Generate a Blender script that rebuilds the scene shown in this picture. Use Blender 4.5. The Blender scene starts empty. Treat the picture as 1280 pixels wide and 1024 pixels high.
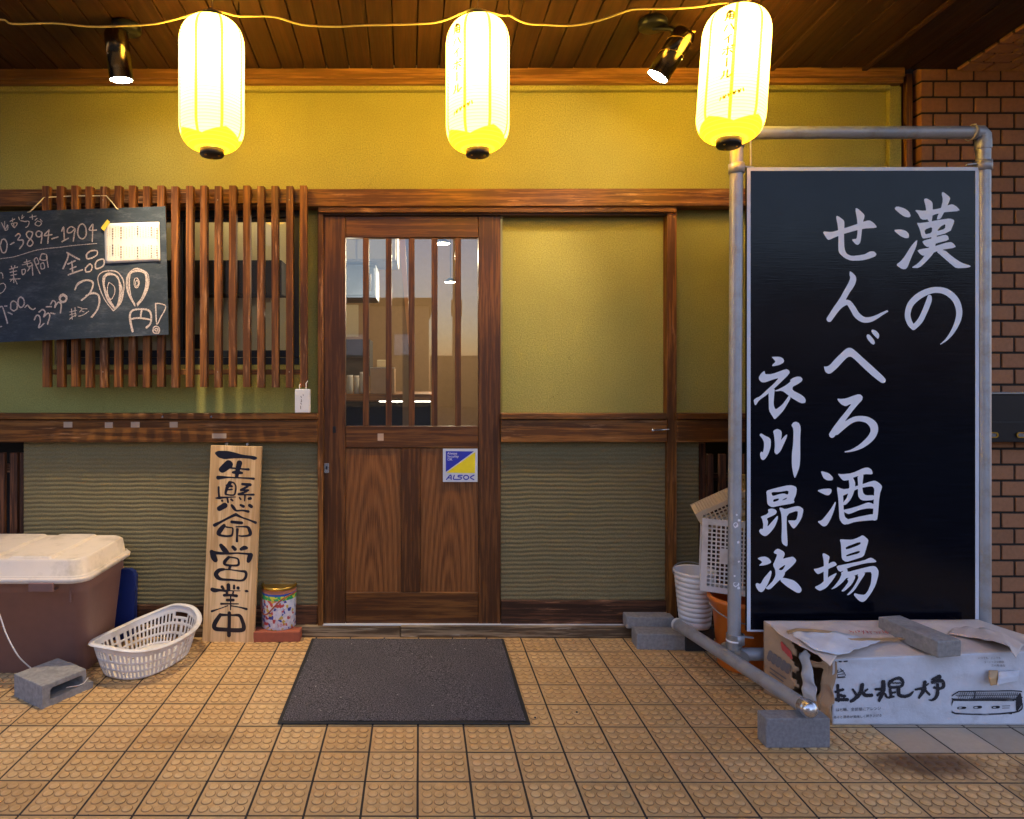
import bpy, math, random
import numpy as np
from mathutils import Vector, Matrix, Euler
from mathutils.geometry import tessellate_polygon
from mathutils import noise as mn
random.seed(4)
S = bpy.context.scene
COL = S.collection
PI = math.pi

# ------------------------------------------------------------------ camera, sky, sun, exposure
F, CX, CY, H, TH = 840.4, 521.6, 467.9, 1.161, 0.0038
cam = bpy.data.cameras.new('camera')
camo = bpy.data.objects.new('camera', cam); COL.objects.link(camo)
camo.location = (0, 0, H); camo.rotation_euler = (PI / 2, 0, TH)
cam.sensor_width = 36; cam.lens = F / 1280 * 36
cam.shift_x = (640 - CX) / 1280; cam.shift_y = -(512 - CY) / 1280
cam.clip_start = .02; cam.clip_end = 400
S.camera = camo
W = bpy.data.worlds.new('World'); S.world = W; W.use_nodes = True
wn = W.node_tree.nodes; wl = W.node_tree.links
sky = wn.new('ShaderNodeTexSky'); sky.sky_type = 'NISHITA'; sky.sun_disc = False
sky.sun_elevation = math.radians(2.5); sky.sun_rotation = math.radians(20)
sky.dust_density = .3; sky.ozone_density = 3.0
hs = wn.new('ShaderNodeHueSaturation'); hs.inputs['Saturation'].default_value = .78; wl.new(sky.outputs[0], hs.inputs['Color'])
tint = wn.new('ShaderNodeMix'); tint.data_type = 'RGBA'; tint.blend_type = 'MULTIPLY'; tint.inputs[0].default_value = 1
wl.new(hs.outputs[0], tint.inputs[6]); tint.inputs[7].default_value = (1.17, .96, 1.02, 1)
wl.new(tint.outputs[2], wn['Background'].inputs[0]); wn['Background'].inputs[1].default_value = .15
sun = bpy.data.lights.new('sun', 'SUN'); sun.energy = .5; sun.angle = math.radians(25); sun.color = (1, .93, .88)
suno = bpy.data.objects.new('sun', sun); COL.objects.link(suno)
suno.rotation_euler = (math.radians(87.5), 0, math.radians(180 - 20))
S.view_settings.view_transform = 'Standard'; S.view_settings.look = 'None'
S.view_settings.exposure = 3.28; S.view_settings.gamma = 1
S.view_settings.use_curve_mapping = False
S.cycles.use_denoising = True
S.cycles.max_bounces = 8; S.cycles.sample_clamp_indirect = 6
LANT_E, LANT_W, SPOT_W, ROOM_W = .31, 1.9, 13.0, 4.2

# ------------------------------------------------------------------ pixel <-> place
def P(u, v, y):
    a = (u - CX) / F
    zc = y / (math.cos(TH) + a * math.sin(TH))
    return Vector((a * zc * math.cos(TH) - zc * math.sin(TH), y, H - (v - CY) / F * zc))
def X(u, y): return P(u, 0, y).x
def Z(v, y, u=521): return P(u, v, y).z
def onfloor(u, v, z=0.0):
    y = F * (H - z) / (v - CY)
    return P(u, v, y)

# ------------------------------------------------------------------ mesh helpers
class MB:
    def __init__(s): s.v = []; s.f = []; s.sm = []
    def add(s, vs, fs, smooth=False):
        o = len(s.v); s.v += [tuple(p) for p in vs]
        for f in fs: s.f.append(tuple(i + o for i in f)); s.sm.append(smooth)
        return s
    def box(s, x0, x1, y0, y1, z0, z1):
        return s.add([(x0,y0,z0),(x1,y0,z0),(x1,y1,z0),(x0,y1,z0),(x0,y0,z1),(x1,y0,z1),(x1,y1,z1),(x0,y1,z1)],
                     [(0,3,2,1),(4,5,6,7),(0,1,5,4),(1,2,6,5),(2,3,7,6),(3,0,4,7)])
    def quad(s, a, b, c, d): return s.add([a, b, c, d], [(0, 1, 2, 3)])
    def grid(s, fn, nu, nv, skip=None, closed=False, smooth=True):
        vs = [fn(i / nu, j / nv) for j in range(nv + 1) for i in range(nu + 1)]
        fs = []
        for j in range(nv):
            for i in range(nu):
                if skip and skip(i, j): continue
                a = j * (nu + 1) + i; i2 = a + 1
                if closed and i == nu - 1: i2 = j * (nu + 1)
                fs.append((a, i2, i2 + nu + 1, a + nu + 1))
        return s.add(vs, fs, smooth)
    def tube(s, pts, r, seg=10, cap=True):
        pts = [Vector(p) for p in pts]; n = len(pts)
        rr = r if isinstance(r, (list, tuple)) else [r] * n
        t = [(pts[min(i + 1, n - 1)] - pts[max(i - 1, 0)]).normalized() for i in range(n)]
        u = t[0].orthogonal().normalized(); vs = []
        for i in range(n):
            u = (u - t[i] * u.dot(t[i])).normalized(); w = t[i].cross(u)
            for k in range(seg):
                a = 2 * PI * k / seg
                vs.append(pts[i] + (u * math.cos(a) + w * math.sin(a)) * rr[i])
        fs = [(i*seg+k, i*seg+(k+1) % seg, (i+1)*seg+(k+1) % seg, (i+1)*seg+k) for i in range(n-1) for k in range(seg)]
        s.add(vs, fs, True)
        if cap:
            s.add(vs[:seg], [tuple(range(seg))[::-1]]); s.add(vs[-seg:], [tuple(range(seg))])
        return s
    def lathe(s, prof, seg=32, c=(0, 0, 0), smooth=True):
        vs = [(c[0] + r * math.cos(2*PI*k/seg), c[1] + r * math.sin(2*PI*k/seg), c[2] + z) for r, z in prof for k in range(seg)]
        fs = [(i*seg+k, i*seg+(k+1) % seg, (i+1)*seg+(k+1) % seg, (i+1)*seg+k) for i in range(len(prof)-1) for k in range(seg)]
        return s.add(vs, fs, smooth)
    def disc(s, r, z, seg=32, c=(0, 0), up=True):
        f = tuple(range(seg)); f = f if up else f[::-1]
        return s.add([(c[0] + r*math.cos(2*PI*k/seg), c[1] + r*math.sin(2*PI*k/seg), z) for k in range(seg)], [f])
    def extrude(s, outer, holes, fn):
        """outer/holes: 2D loops; fn(a,b,k) with k=0 front, 1 back"""
        loops = [outer] + list(holes)
        flat = [p for l in loops for p in l]
        tris = tessellate_polygon([[Vector((p[0], p[1], 0)) for p in l] for l in loops])
        n = len(flat)
        vs = [fn(p[0], p[1], 0) for p in flat] + [fn(p[0], p[1], 1) for p in flat]
        fs = [tuple(t) for t in tris] + [tuple(i + n for i in reversed(t)) for t in tris]
        o = 0
        for l in loops:
            m = len(l)
            for i in range(m): fs.append((o+i, o+(i+1) % m, n+o+(i+1) % m, n+o+i))
            o += m
        return s.add(vs, fs)
    def xf(s, M):
        s.v = [tuple(M @ Vector(p)) for p in s.v]; return s
    def mesh(s, name):
        m = bpy.data.meshes.new(name); m.from_pydata(s.v, [], s.f)
        m.polygons.foreach_set('use_smooth', s.sm); m.validate(); m.update(); return m

def tag(o, label=None, cat=None, group=None, kind=None):
    for k, v in (('label', label), ('category', cat), ('group', group), ('kind', kind)):
        if v: o[k] = v
    return o
def obj(name, mb, m, parent=None, loc=(0, 0, 0), rot=(0, 0, 0), bevel=0, label=None, solid=0, kind=None, fixn=False, seg=1):
    me = mb if isinstance(mb, bpy.types.Mesh) else mb.mesh(name)
    if fixn:
        import bmesh
        b = bmesh.new(); b.from_mesh(me); bmesh.ops.remove_doubles(b, verts=b.verts, dist=1e-5)
        bmesh.ops.recalc_face_normals(b, faces=b.faces); b.to_mesh(me); b.free()
    if m and not me.materials: me.materials.append(m)
    o = bpy.data.objects.new(name, me); COL.objects.link(o)
    o.location = loc; o.rotation_euler = rot
    if parent: o.parent = parent
    if solid:
        d = o.modifiers.new('s', 'SOLIDIFY'); d.thickness = solid; d.offset = 0
    if bevel:
        d = o.modifiers.new('b', 'BEVEL'); d.width = bevel; d.segments = seg; d.limit_method = 'ANGLE'
    tag(o, label, kind=kind)
    return o
def thing(name, label, cat, loc=(0, 0, 0), rot=(0, 0, 0), group=None):
    o = bpy.data.objects.new(name, None); COL.objects.link(o)
    o.location = loc; o.rotation_euler = rot; o.empty_display_size = .05
    return tag(o, label, cat, group)
def copy_tree(o, parent=None):
    c = o.copy(); COL.objects.link(c); c.parent = parent
    for ch in list(o.children): copy_tree(ch, c)
    return c

# ------------------------------------------------------------------ materials
class NT:
    def __init__(s, name):
        s.m = bpy.data.materials.new(name); s.m.use_nodes = True
        s.t = s.m.node_tree; s.b = s.t.nodes['Principled BSDF']; s.out = s.t.nodes['Material Output']
    def n(s, typ, **kw):
        d = s.t.nodes.new(typ)
        for k, v in kw.items():
            if k[0] == 'i' and k[1:].isdigit(): k = int(k[1:])
            if isinstance(k, int) or k in [i.name for i in d.inputs]:
                i = d.inputs[k]
                if hasattr(v, 'is_output'): s.t.links.new(v, i)
                else: i.default_value = v
            else: setattr(d, k, v)
        return d
    def l(s, a, b): s.t.links.new(a, b)
    def noise(s, vec, scale, detail=4, rough=.55):
        d = s.n('ShaderNodeTexNoise'); d.inputs['Scale'].default_value = scale
        d.inputs['Detail'].default_value = detail; d.inputs['Roughness'].default_value = rough
        if vec is not None: s.l(vec, d.inputs['Vector'])
        return d.outputs[0]
    def obj(s, rand=False, scale=(1, 1, 1)):
        c = s.n('ShaderNodeTexCoord').outputs['Object']
        if rand:
            r = s.n('ShaderNodeObjectInfo').outputs['Random']
            m = s.n('ShaderNodeMath', operation='MULTIPLY', i0=r, i1=37.0).outputs[0]
            c = s.n('ShaderNodeVectorMath', operation='ADD', i0=c, i1=s.n('ShaderNodeCombineXYZ', i0=m, i1=m, i2=m).outputs[0]).outputs[0]
        if scale != (1, 1, 1):
            c = s.n('ShaderNodeVectorMath', operation='MULTIPLY', i0=c, i1=scale).outputs[0]
        return c
    def ramp(s, f, stops):
        r = s.n('ShaderNodeValToRGB'); s.l(f, r.inputs[0]); e = r.color_ramp.elements
        while len(e) < len(stops): e.new(.5)
        for k, (p, c) in enumerate(stops):
            e[k].position = p; e[k].color = tuple(c) + (1,) if len(c) == 3 else c
        return r.outputs[0]
    def fr(s, f, a, b, c=0., d=1.):
        m = s.n('ShaderNodeMapRange'); s.l(f, m.inputs[0])
        for k, v in zip((1, 2, 3, 4), (a, b, c, d)): m.inputs[k].default_value = v
        return m.outputs[0]
    def mix(s, f, a, b, typ='MIX'):
        m = s.n('ShaderNodeMix', data_type='RGBA', blend_type=typ)
        for i, v in ((0, f), (6, a), (7, b)):
            if hasattr(v, 'is_output'): s.l(v, m.inputs[i])
            elif i: m.inputs[i].default_value = tuple(v) + (1,) if len(v) == 3 else v
            else: m.inputs[0].default_value = v
        return m.outputs[2]
    def math(s, op, a, b=0.): return s.n('ShaderNodeMath', operation=op, i0=a, i1=b).outputs[0]
    def bump(s, h, strength=.3, dist=.002):
        b = s.n('ShaderNodeBump'); b.inputs['Strength'].default_value = strength; b.inputs['Distance'].default_value = dist
        s.l(h, b.inputs['Height']); s.l(b.outputs[0], s.b.inputs['Normal']); return b
    def set(s, **kw):
        for k, v in kw.items():
            i = s.b.inputs[k.replace('_', ' ')]
            if hasattr(v, 'is_output'): s.l(v, i)
            else: i.default_value = tuple(v) + (1,) if isinstance(v, (tuple, list)) and len(v) == 3 else v
        return s.m

def rgb(c, k): return tuple(min(1, x * k) for x in c)
def plain(name, c, rough=.6, metal=0., var=.15, scale=25, bump=.15, bscale=180, spec=.5, dirt=None, rand=False):
    t = NT(name); o = t.obj(rand)
    col = t.mix(t.noise(o, scale, 5), rgb(c, 1 - var), rgb(c, 1 + var))
    if dirt:
        col = t.mix(t.fr(t.noise(o, dirt[1], 6, .65), .5, .72), col, dirt[0])
    if rand:
        r = t.n('ShaderNodeObjectInfo').outputs['Random']
        col = t.mix(1, col, t.ramp(r, [(0, (.82,) * 3), (.5, (1,) * 3), (1, (.9, .88, .86))]), 'MULTIPLY')
    if bump: t.bump(t.noise(o, bscale, 4), bump, .001)
    return t.set(Base_Color=col, Roughness=rough, Metallic=metal, Specular_IOR_Level=spec)
def wood(name, c0, c1, axis='x', rough=.5, k=1., wear=None, coat=0.):
    t = NT(name)
    sc = {'x': (1.5, 38, 38), 'y': (38, 1.5, 38), 'z': (38, 38, 1.5)}[axis]
    o = t.obj(True, tuple(x * k for x in sc))
    warp = t.noise(t.obj(True, tuple(x * k * .12 for x in sc)), 1.5, 2)
    wv = t.n('ShaderNodeVectorMath', operation='ADD', i0=o, i1=t.n('ShaderNodeCombineXYZ', i0=warp, i1=warp, i2=warp).outputs[0]).outputs[0]
    g1 = t.noise(wv, 1.6, 5, .65)
    fine = t.noise(t.obj(True, tuple(x * k * 5 for x in sc)), 1.2, 3, .6)
    mixf = t.math('ADD', t.math('MULTIPLY', g1, .75), t.math('MULTIPLY', fine, .25))
    col = t.ramp(mixf, [(.33, rgb(c0, .8)), (.48, c0), (.56, c1), (.7, rgb(c1, 1.15))])
    big = t.noise(t.obj(True), 2.2, 3)
    col = t.mix(t.fr(big, .35, .7), col, t.mix(1, col, (.72, .66, .6), 'MULTIPLY'))
    if wear:
        w = t.noise(t.obj(True, {'x': (3, 40, 40), 'y': (40, 3, 40), 'z': (40, 40, 3)}[axis]), 1.6, 5, .7)
        w2 = t.noise(t.obj(True), 4, 2)
        col = t.mix(t.math('MULTIPLY', t.fr(w, .55, .66), t.fr(w2, .48, .62)), col, wear)
    t.bump(mixf, .35, .0015)
    return t.set(Base_Color=col, Roughness=t.fr(fine, .3, .7, rough - .07, rough + .1), Coat_Weight=coat, Coat_Roughness=.3, Specular_IOR_Level=.3)

M = {}
RW0, RW1 = (.110, .038, .006), (.25, .096, .017)
M['beam'] = wood('beam wood', RW0, RW1, 'x', .48, wear=(.42, .20, .08))
M['post'] = wood('post wood', RW0, RW1, 'z', .48, wear=(.40, .19, .08))
M['slat'] = wood('slat wood', (.105, .034, .007), (.235, .085, .017), 'z', .5, wear=(.4, .2, .1))
M['door_x'] = wood('door wood rail', (.085, .028, .006), (.175, .065, .013), 'x', .45, coat=.06)
M['door_z'] = wood('door wood stile', (.075, .024, .005), (.155, .055, .012), 'z', .45, coat=.06)
M['dark_x'] = wood('dark base wood', (.035, .014, .006), (.11, .042, .018), 'x', .5, wear=(.3, .14, .07))
M['dark_z'] = wood('dark slat wood', (.06, .022, .01), (.17, .06, .024), 'z', .55)
M['sill'] = wood('weathered sill wood', (.10, .06, .03), (.30, .21, .12), 'x', .75, wear=(.42, .34, .24))
M['plank'] = wood('ceiling plank wood', (.034, .012, .004), (.052, .019, .006), 'y', .55, .8)
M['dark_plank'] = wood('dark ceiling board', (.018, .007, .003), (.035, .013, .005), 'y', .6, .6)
M['batten'] = wood('ceiling batten wood', (.05, .02, .008), (.09, .035, .012), 'y', .5)
M['cornice'] = wood('cornice wood', (.17, .075, .02), (.32, .145, .04), 'x', .5, .7)
M['board'] = wood('pale board wood', (.56, .34, .15), (.74, .50, .26), 'z', .5, .5)

def plaster(name, c, bumpd=.002, dark=.8):
    t = NT(name); o = t.obj()
    a = t.noise(o, 2.2, 4); b = t.noise(o, 190, 3, .75); c2 = t.noise(o, 75, 4, .6)
    col = t.mix(t.fr(a, .3, .7), rgb(c, dark), rgb(c, 1.08))
    col = t.mix(t.fr(b, .38, .62), rgb(c, .66), col)
    vo = t.n('ShaderNodeTexVoronoi', feature='DISTANCE_TO_EDGE', Scale=2.3)
    t.l(t.n('ShaderNodeVectorMath', operation='ADD', i0=o, i1=t.n('ShaderNodeVectorMath', operation='SCALE', i0=t.n('ShaderNodeTexNoise', Scale=6.0, Detail=6.0).outputs[1], Scale=.35).outputs[0]).outputs[0], vo.inputs['Vector'])
    crack = t.math('MULTIPLY', t.fr(vo.outputs[0], 0, .0035, 1, 0), t.fr(t.noise(o, 2.1, 2), .62, .70))
    col = t.mix(crack, col, rgb(c, .35))
    h = t.math('ADD', t.math('ADD', t.math('MULTIPLY', b, .6), c2), t.math('MULTIPLY', crack, -.8))
    t.bump(h, .8, bumpd)
    return t.set(Base_Color=col, Roughness=.95, Specular_IOR_Level=.2)
M['plaster'] = plaster('olive plaster', (.37, .33, .095))
M['combed'] = plaster('combed olive plaster', (.215, .172, .085), .0008)
def make_tile():
    t = NT('stud tile clay'); o = t.obj(True)
    r = t.n('ShaderNodeObjectInfo').outputs['Random']
    g = t.n('ShaderNodeNewGeometry').outputs['Position']
    base = t.ramp(r, [(0, (.58, .36, .155)), (.3, (.66, .42, .19)), (.6, (.62, .39, .17)), (.85, (.69, .46, .22)), (1, (.61, .385, .185))])
    col = t.mix(t.fr(t.noise(o, 45, 5, .7), .3, .7), base, t.mix(1, base, (.78, .72, .62), 'MULTIPLY'))
    fine = t.noise(o, 420, 2); col = t.mix(t.fr(fine, .5, .68), col, t.mix(1, col, (1.18, 1.12, 1.05), 'MULTIPLY'))
    # old rust-brown stain by the cardboard box
    def blot(x, y, rx, ry):
        d = t.n('ShaderNodeVectorMath', operation='SUBTRACT', i0=g, i1=(x, y, 0)).outputs[0]
        d = t.n('ShaderNodeVectorMath', operation='MULTIPLY', i0=d, i1=(1 / rx, 1 / ry, 0)).outputs[0]
        return t.fr(t.math('SUBTRACT', t.n('ShaderNodeVectorMath', operation='LENGTH', i0=d).outputs[1], t.math('MULTIPLY', t.noise(g, 9, 5), 1.1)), -.1, .55, 1, 0)
    st = t.math('MAXIMUM', blot(1.50, 2.01, .20, .085), blot(1.86, 1.90, .19, .14))
    col = t.mix(t.math('MULTIPLY', st, .95), col, (.11, .045, .015))
    col = t.mix(t.fr(t.noise(g, 1.7, 5, .62), .42, .66, 0, .35), col, t.mix(1, col, (.66, .56, .46), 'MULTIPLY'))
    col = t.mix(t.fr(t.noise(g, 11, 6, .7), .60, .70, 0, .55), col, (.24, .15, .075))
    st2 = blot(-.72, 2.13, .2, .05)
    col = t.mix(t.math('MULTIPLY', st2, .45), col, (.2, .1, .04))
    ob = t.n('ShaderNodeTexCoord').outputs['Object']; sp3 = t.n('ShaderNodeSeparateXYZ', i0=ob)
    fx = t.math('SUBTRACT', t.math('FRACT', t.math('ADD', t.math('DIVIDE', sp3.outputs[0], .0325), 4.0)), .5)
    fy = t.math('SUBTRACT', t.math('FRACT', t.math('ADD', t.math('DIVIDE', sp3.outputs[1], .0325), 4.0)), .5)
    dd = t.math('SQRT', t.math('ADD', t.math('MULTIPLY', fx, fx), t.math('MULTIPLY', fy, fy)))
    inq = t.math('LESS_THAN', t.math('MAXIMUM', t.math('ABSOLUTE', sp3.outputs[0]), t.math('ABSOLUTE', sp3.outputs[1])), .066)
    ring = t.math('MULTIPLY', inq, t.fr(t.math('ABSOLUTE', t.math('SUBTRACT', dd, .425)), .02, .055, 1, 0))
    # grime low on the tile; shade at stud edges painted in as dark circles
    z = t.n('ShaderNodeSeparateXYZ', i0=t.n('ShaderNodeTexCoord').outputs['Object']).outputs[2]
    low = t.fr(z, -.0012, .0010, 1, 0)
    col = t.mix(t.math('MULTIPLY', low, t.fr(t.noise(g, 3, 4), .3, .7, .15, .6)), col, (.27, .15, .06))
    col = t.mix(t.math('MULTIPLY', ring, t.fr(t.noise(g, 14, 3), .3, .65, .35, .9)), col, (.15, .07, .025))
    sp = t.noise(g, 60, 2, .5); col = t.mix(t.fr(sp, .755, .77), col, (.03, .02, .015))
    t.bump(t.noise(o, 300, 3), .25, .0006)
    return t.set(Base_Color=col, Roughness=t.fr(t.noise(g, 5, 4), .3, .7, .5, .75), Specular_IOR_Level=.35)
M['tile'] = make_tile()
M['pale_tile'] = plain('pale stone tile', (.42, .33, .24), .75, var=.12, scale=60, rand=True)
M['grout'] = plain('dark grout', (.030, .019, .013), .9, var=.4)
M['brick'] = plain('red brown brick', (.31, .135, .062), .8, var=.25, scale=70, bump=.4, bscale=260, rand=True)
M['mortar'] = plain('dark mortar', (.022, .016, .012), .95)
M['red_brick'] = plain('clay brick', (.30, .075, .035), .85, var=.25, scale=50, bump=.5)
M['concrete'] = plain('grey concrete', (.24, .225, .215), .9, var=.5, scale=75, bump=1., bscale=150, dirt=((.17, .155, .15), 14))
M['concrete_b'] = plain('dark grey concrete', (.20, .19, .195), .9, var=.5, scale=95, bump=1., bscale=170)
M['black_brick'] = plain('sooty brick', (.03, .026, .024), .95)  # near-black, matching the dark area under the bucket
M['pipe'] = plain('galvanised steel', (.36, .37, .40), .48, .5, var=.2, scale=14, bump=.15, bscale=500, dirt=((.3, .27, .24), 12))
M['pipe_dark'] = plain('dull steel fitting', (.30, .29, .28), .5, .7, var=.2)
M['chrome'] = plain('steel cap', (.6, .6, .62), .22, .9, var=.05, bump=0)
M['white_plastic'] = plain('white plastic', (.66, .62, .60), .4, var=.05, bump=.05, dirt=((.45, .38, .32), 7))
M['cream_plastic'] = plain('cream plastic lid', (.62, .52, .43), .45, var=.06, bump=.08, dirt=((.42, .34, .26), 9))
M['brown_plastic'] = plain('brown plastic', (.21, .105, .085), .5, var=.12, bump=.25, bscale=500)
M['blue_plastic'] = plain('blue plastic', (.008, .02, .12), .4)
M['orange_plastic'] = plain('orange plastic', (.62, .15, .015), .35, var=.08, bump=.05)
M['beige_plastic'] = plain('beige plastic', (.52, .40, .26), .5, var=.08)
M['yellow_plastic'] = plain('ochre plastic', (.5, .3, .08), .5, var=.08)
M['black_metal'] = plain('black metal', (.012, .012, .015), .35, .3)
M['alu'] = plain('dark bronze aluminium', (.028, .030, .036), .4, .5)
M['barrel'] = plain('blackened brass', (.16, .12, .07), .2, 1., var=.05, bump=0)
M['brass'] = plain('brass', (.55, .33, .06), .28, .95, var=.05, bump=0)
M['black_plastic'] = plain('black plastic', (.012, .011, .01), .4)
M['rubber'] = plain('black rubber', (.014, .013, .014), .7)
M['cable'] = plain('cream cable', (.62, .5, .22), .5, bump=0)
M['rope'] = plain('cream rope', (.6, .5, .3), .8)
M['paper'] = plain('white paper', (.58, .53, .49), .8, var=.04, bump=.1)
M['tape_old'] = plain('old tape scrap', (.42, .29, .2), .7, var=.2)
M['yellow_tape'] = plain('yellow tape', (.75, .55, .06), .4)
M['ink'] = plain('black ink', (.012, .012, .02), .6, bump=0)
M['paint_ink'] = plain('black lacquer lettering', (.008, .008, .018), .3, bump=0)
M['red_ink'] = plain('red ink', (.5, .06, .05), .7, bump=0)
M['grey_ink'] = plain('grey ink', (.16, .13, .12), .8, bump=0)
M['white_paint'] = plain('white brush paint', (.80, .78, .82), .5, var=.05, scale=60, bump=.1)
M['edge_paint'] = plain('white painted edge', (.62, .64, .72), .5, var=.15, scale=9)
M['blue_ink'] = plain('blue print', (.02, .03, .38), .35, bump=0)
M['yellow_ink'] = plain('yellow print', (.78, .62, .01), .35, bump=0)
M['silver'] = plain('silver foil', (.62, .64, .70), .3, .25, bump=0)
M['dark'] = plain('dark interior surface', (.012, .010, .009), .9)
M['room'] = plain('interior wall paint', (.20, .125, .06), .85)
M['cream_wall'] = plain('cream interior board', (.50, .41, .25), .8, var=.05)
M['steel_blue'] = plain('brushed steel appliance', (.15, .18, .24), .35, .4)
M['white_wall'] = plain('white cabinet', (.36, .34, .30), .6, var=.03)
M['orange_wood'] = plain('warm door edge', (.45, .19, .05), .5)
M['asphalt'] = plain('street asphalt', (.05, .05, .05), .9, var=.3)
M['house_a'] = plain('beige house wall', (.13, .095, .06), .9)
M['house_b'] = plain('grey house wall', (.05, .045, .045), .9)

def sign_mat():
    t = NT('black sign paint'); o = t.obj(False, (3, 3, 60)); o2 = t.obj()
    st = t.noise(o, 2, 4, .6)
    col = t.mix(t.fr(st, .4, .7), (.001, .0015, .0045), (.003, .004, .009))
    t.bump(t.noise(t.obj(False, (4, 4, 90)), 3, 3), .25, .0006)
    return t.set(Base_Color=col, Roughness=t.fr(t.noise(o2, 6, 4), .3, .7, .12, .20), Specular_IOR_Level=.22)
M['sign'] = sign_mat()
def chalkboard():
    t = NT('smeared chalkboard'); o = t.obj()
    s = t.noise(t.obj(False, (3, 3, 9)), 2.2, 6, .7); f = t.noise(t.obj(False, (10, 10, 60)), 6, 4, .7)
    k = t.math('ADD', t.math('MULTIPLY', s, .7), t.math('MULTIPLY', f, .3))
    col = t.ramp(k, [(.35, (.011, .018, .030)), (.52, (.024, .034, .050)), (.68, (.085, .092, .115))])
    return t.set(Base_Color=col, Roughness=.75, Specular_IOR_Level=.3)
M['chalkboard'] = chalkboard()
def chalk():
    t = NT('chalk'); o = t.obj()
    n = t.noise(o, 420, 3, .7)
    return t.set(Base_Color=t.ramp(n, [(.36, (.13, .115, .12)), (.52, (.50, .40, .37)), (.7, (.72, .60, .56))]), Roughness=.95)
M['chalk'] = chalk()
def carpet():
    t = NT('charcoal loop carpet'); o = t.obj()
    a = t.noise(o, 240, 3, .85); b = t.noise(o, 4, 4)
    col = t.ramp(a, [(.36, (.020, .018, .020)), (.5, (.078, .068, .073)), (.64, (.28, .245, .26))])
    col = t.mix(t.fr(b, .35, .7, 0, .35), col, (.07, .064, .067))
    t.bump(a, 1, .006)
    return t.set(Base_Color=col, Roughness=1, Specular_IOR_Level=.1)
M['carpet'] = carpet()
def cath(name, cx, cz, hz):
    t = NT(name); o = t.obj()
    w = t.n('ShaderNodeTexNoise', Scale=3.0, Detail=3.0)
    d = t.n('ShaderNodeVectorMath', operation='SUBTRACT', i0=o, i1=(cx, 0, cz)).outputs[0]
    d = t.n('ShaderNodeVectorMath', operation='MULTIPLY', i0=d, i1=(1 / .055, 0, 1 / hz)).outputs[0]
    t.l(t.obj(False, (1, 1, .25)), w.inputs['Vector'])
    nn = t.n('ShaderNodeVectorMath', operation='MULTIPLY', i0=w.outputs[1], i1=(1.1, 0, .5)).outputs[0]
    r = t.n('ShaderNodeVectorMath', operation='LENGTH', i0=t.n('ShaderNodeVectorMath', operation='ADD', i0=d, i1=nn).outputs[0]).outputs[1]
    s = t.math('SINE', t.math('MULTIPLY', r, 17.0))
    fine = t.noise(t.obj(False, (260, 260, 9)), 1, 4, .6)
    f = t.math('ADD', t.math('MULTIPLY', t.fr(s, -1, 1), .18), t.math('MULTIPLY', fine, .72))
    far = t.fr(r, .6, 2.6)
    f = t.math('ADD', t.math('MULTIPLY', f, .8), t.math('MULTIPLY', far, .06))
    col = t.ramp(f, [(.22, (.095, .030, .007)), (.45, (.22, .078, .019)), (.66, (.34, .138, .038))])
    t.bump(f, .3, .001)
    return t.set(Base_Color=col, Roughness=.45, Coat_Weight=.06, Coat_Roughness=.3, Specular_IOR_Level=.3)
def glass():
    t = NT('window glass')
    g = t.n('ShaderNodeBsdfGlossy'); g.inputs['Roughness'].default_value = .0; g.inputs['Color'].default_value = (1, 1, 1, 1)
    tr = t.n('ShaderNodeBsdfTransparent'); tr.inputs[0].default_value = (.93, .95, .95, 1)
    fz = t.n('ShaderNodeFresnel'); fz.inputs['IOR'].default_value = 1.5
    mx = t.n('ShaderNodeMixShader'); t.l(t.math('ADD', fz.outputs[0], .012), mx.inputs[0])
    t.l(tr.outputs[0], mx.inputs[1]); t.l(g.outputs[0], mx.inputs[2]); t.l(mx.outputs[0], t.out.inputs[0])
    return t.m
M['glass'] = glass()
def emit(name, c, k):
    t = NT(name); return t.set(Base_Color=(.8, .8, .8), Emission_Color=c, Emission_Strength=k)
M['lamp_face'] = emit('lit lamp face', (1, .9, .72), 14)
M['pendant'] = emit('lit pendant lamp', (1, .74, .42), 7)
M['strip'] = emit('lit strip lamp', (1, .9, .75), 1.6)

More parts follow.
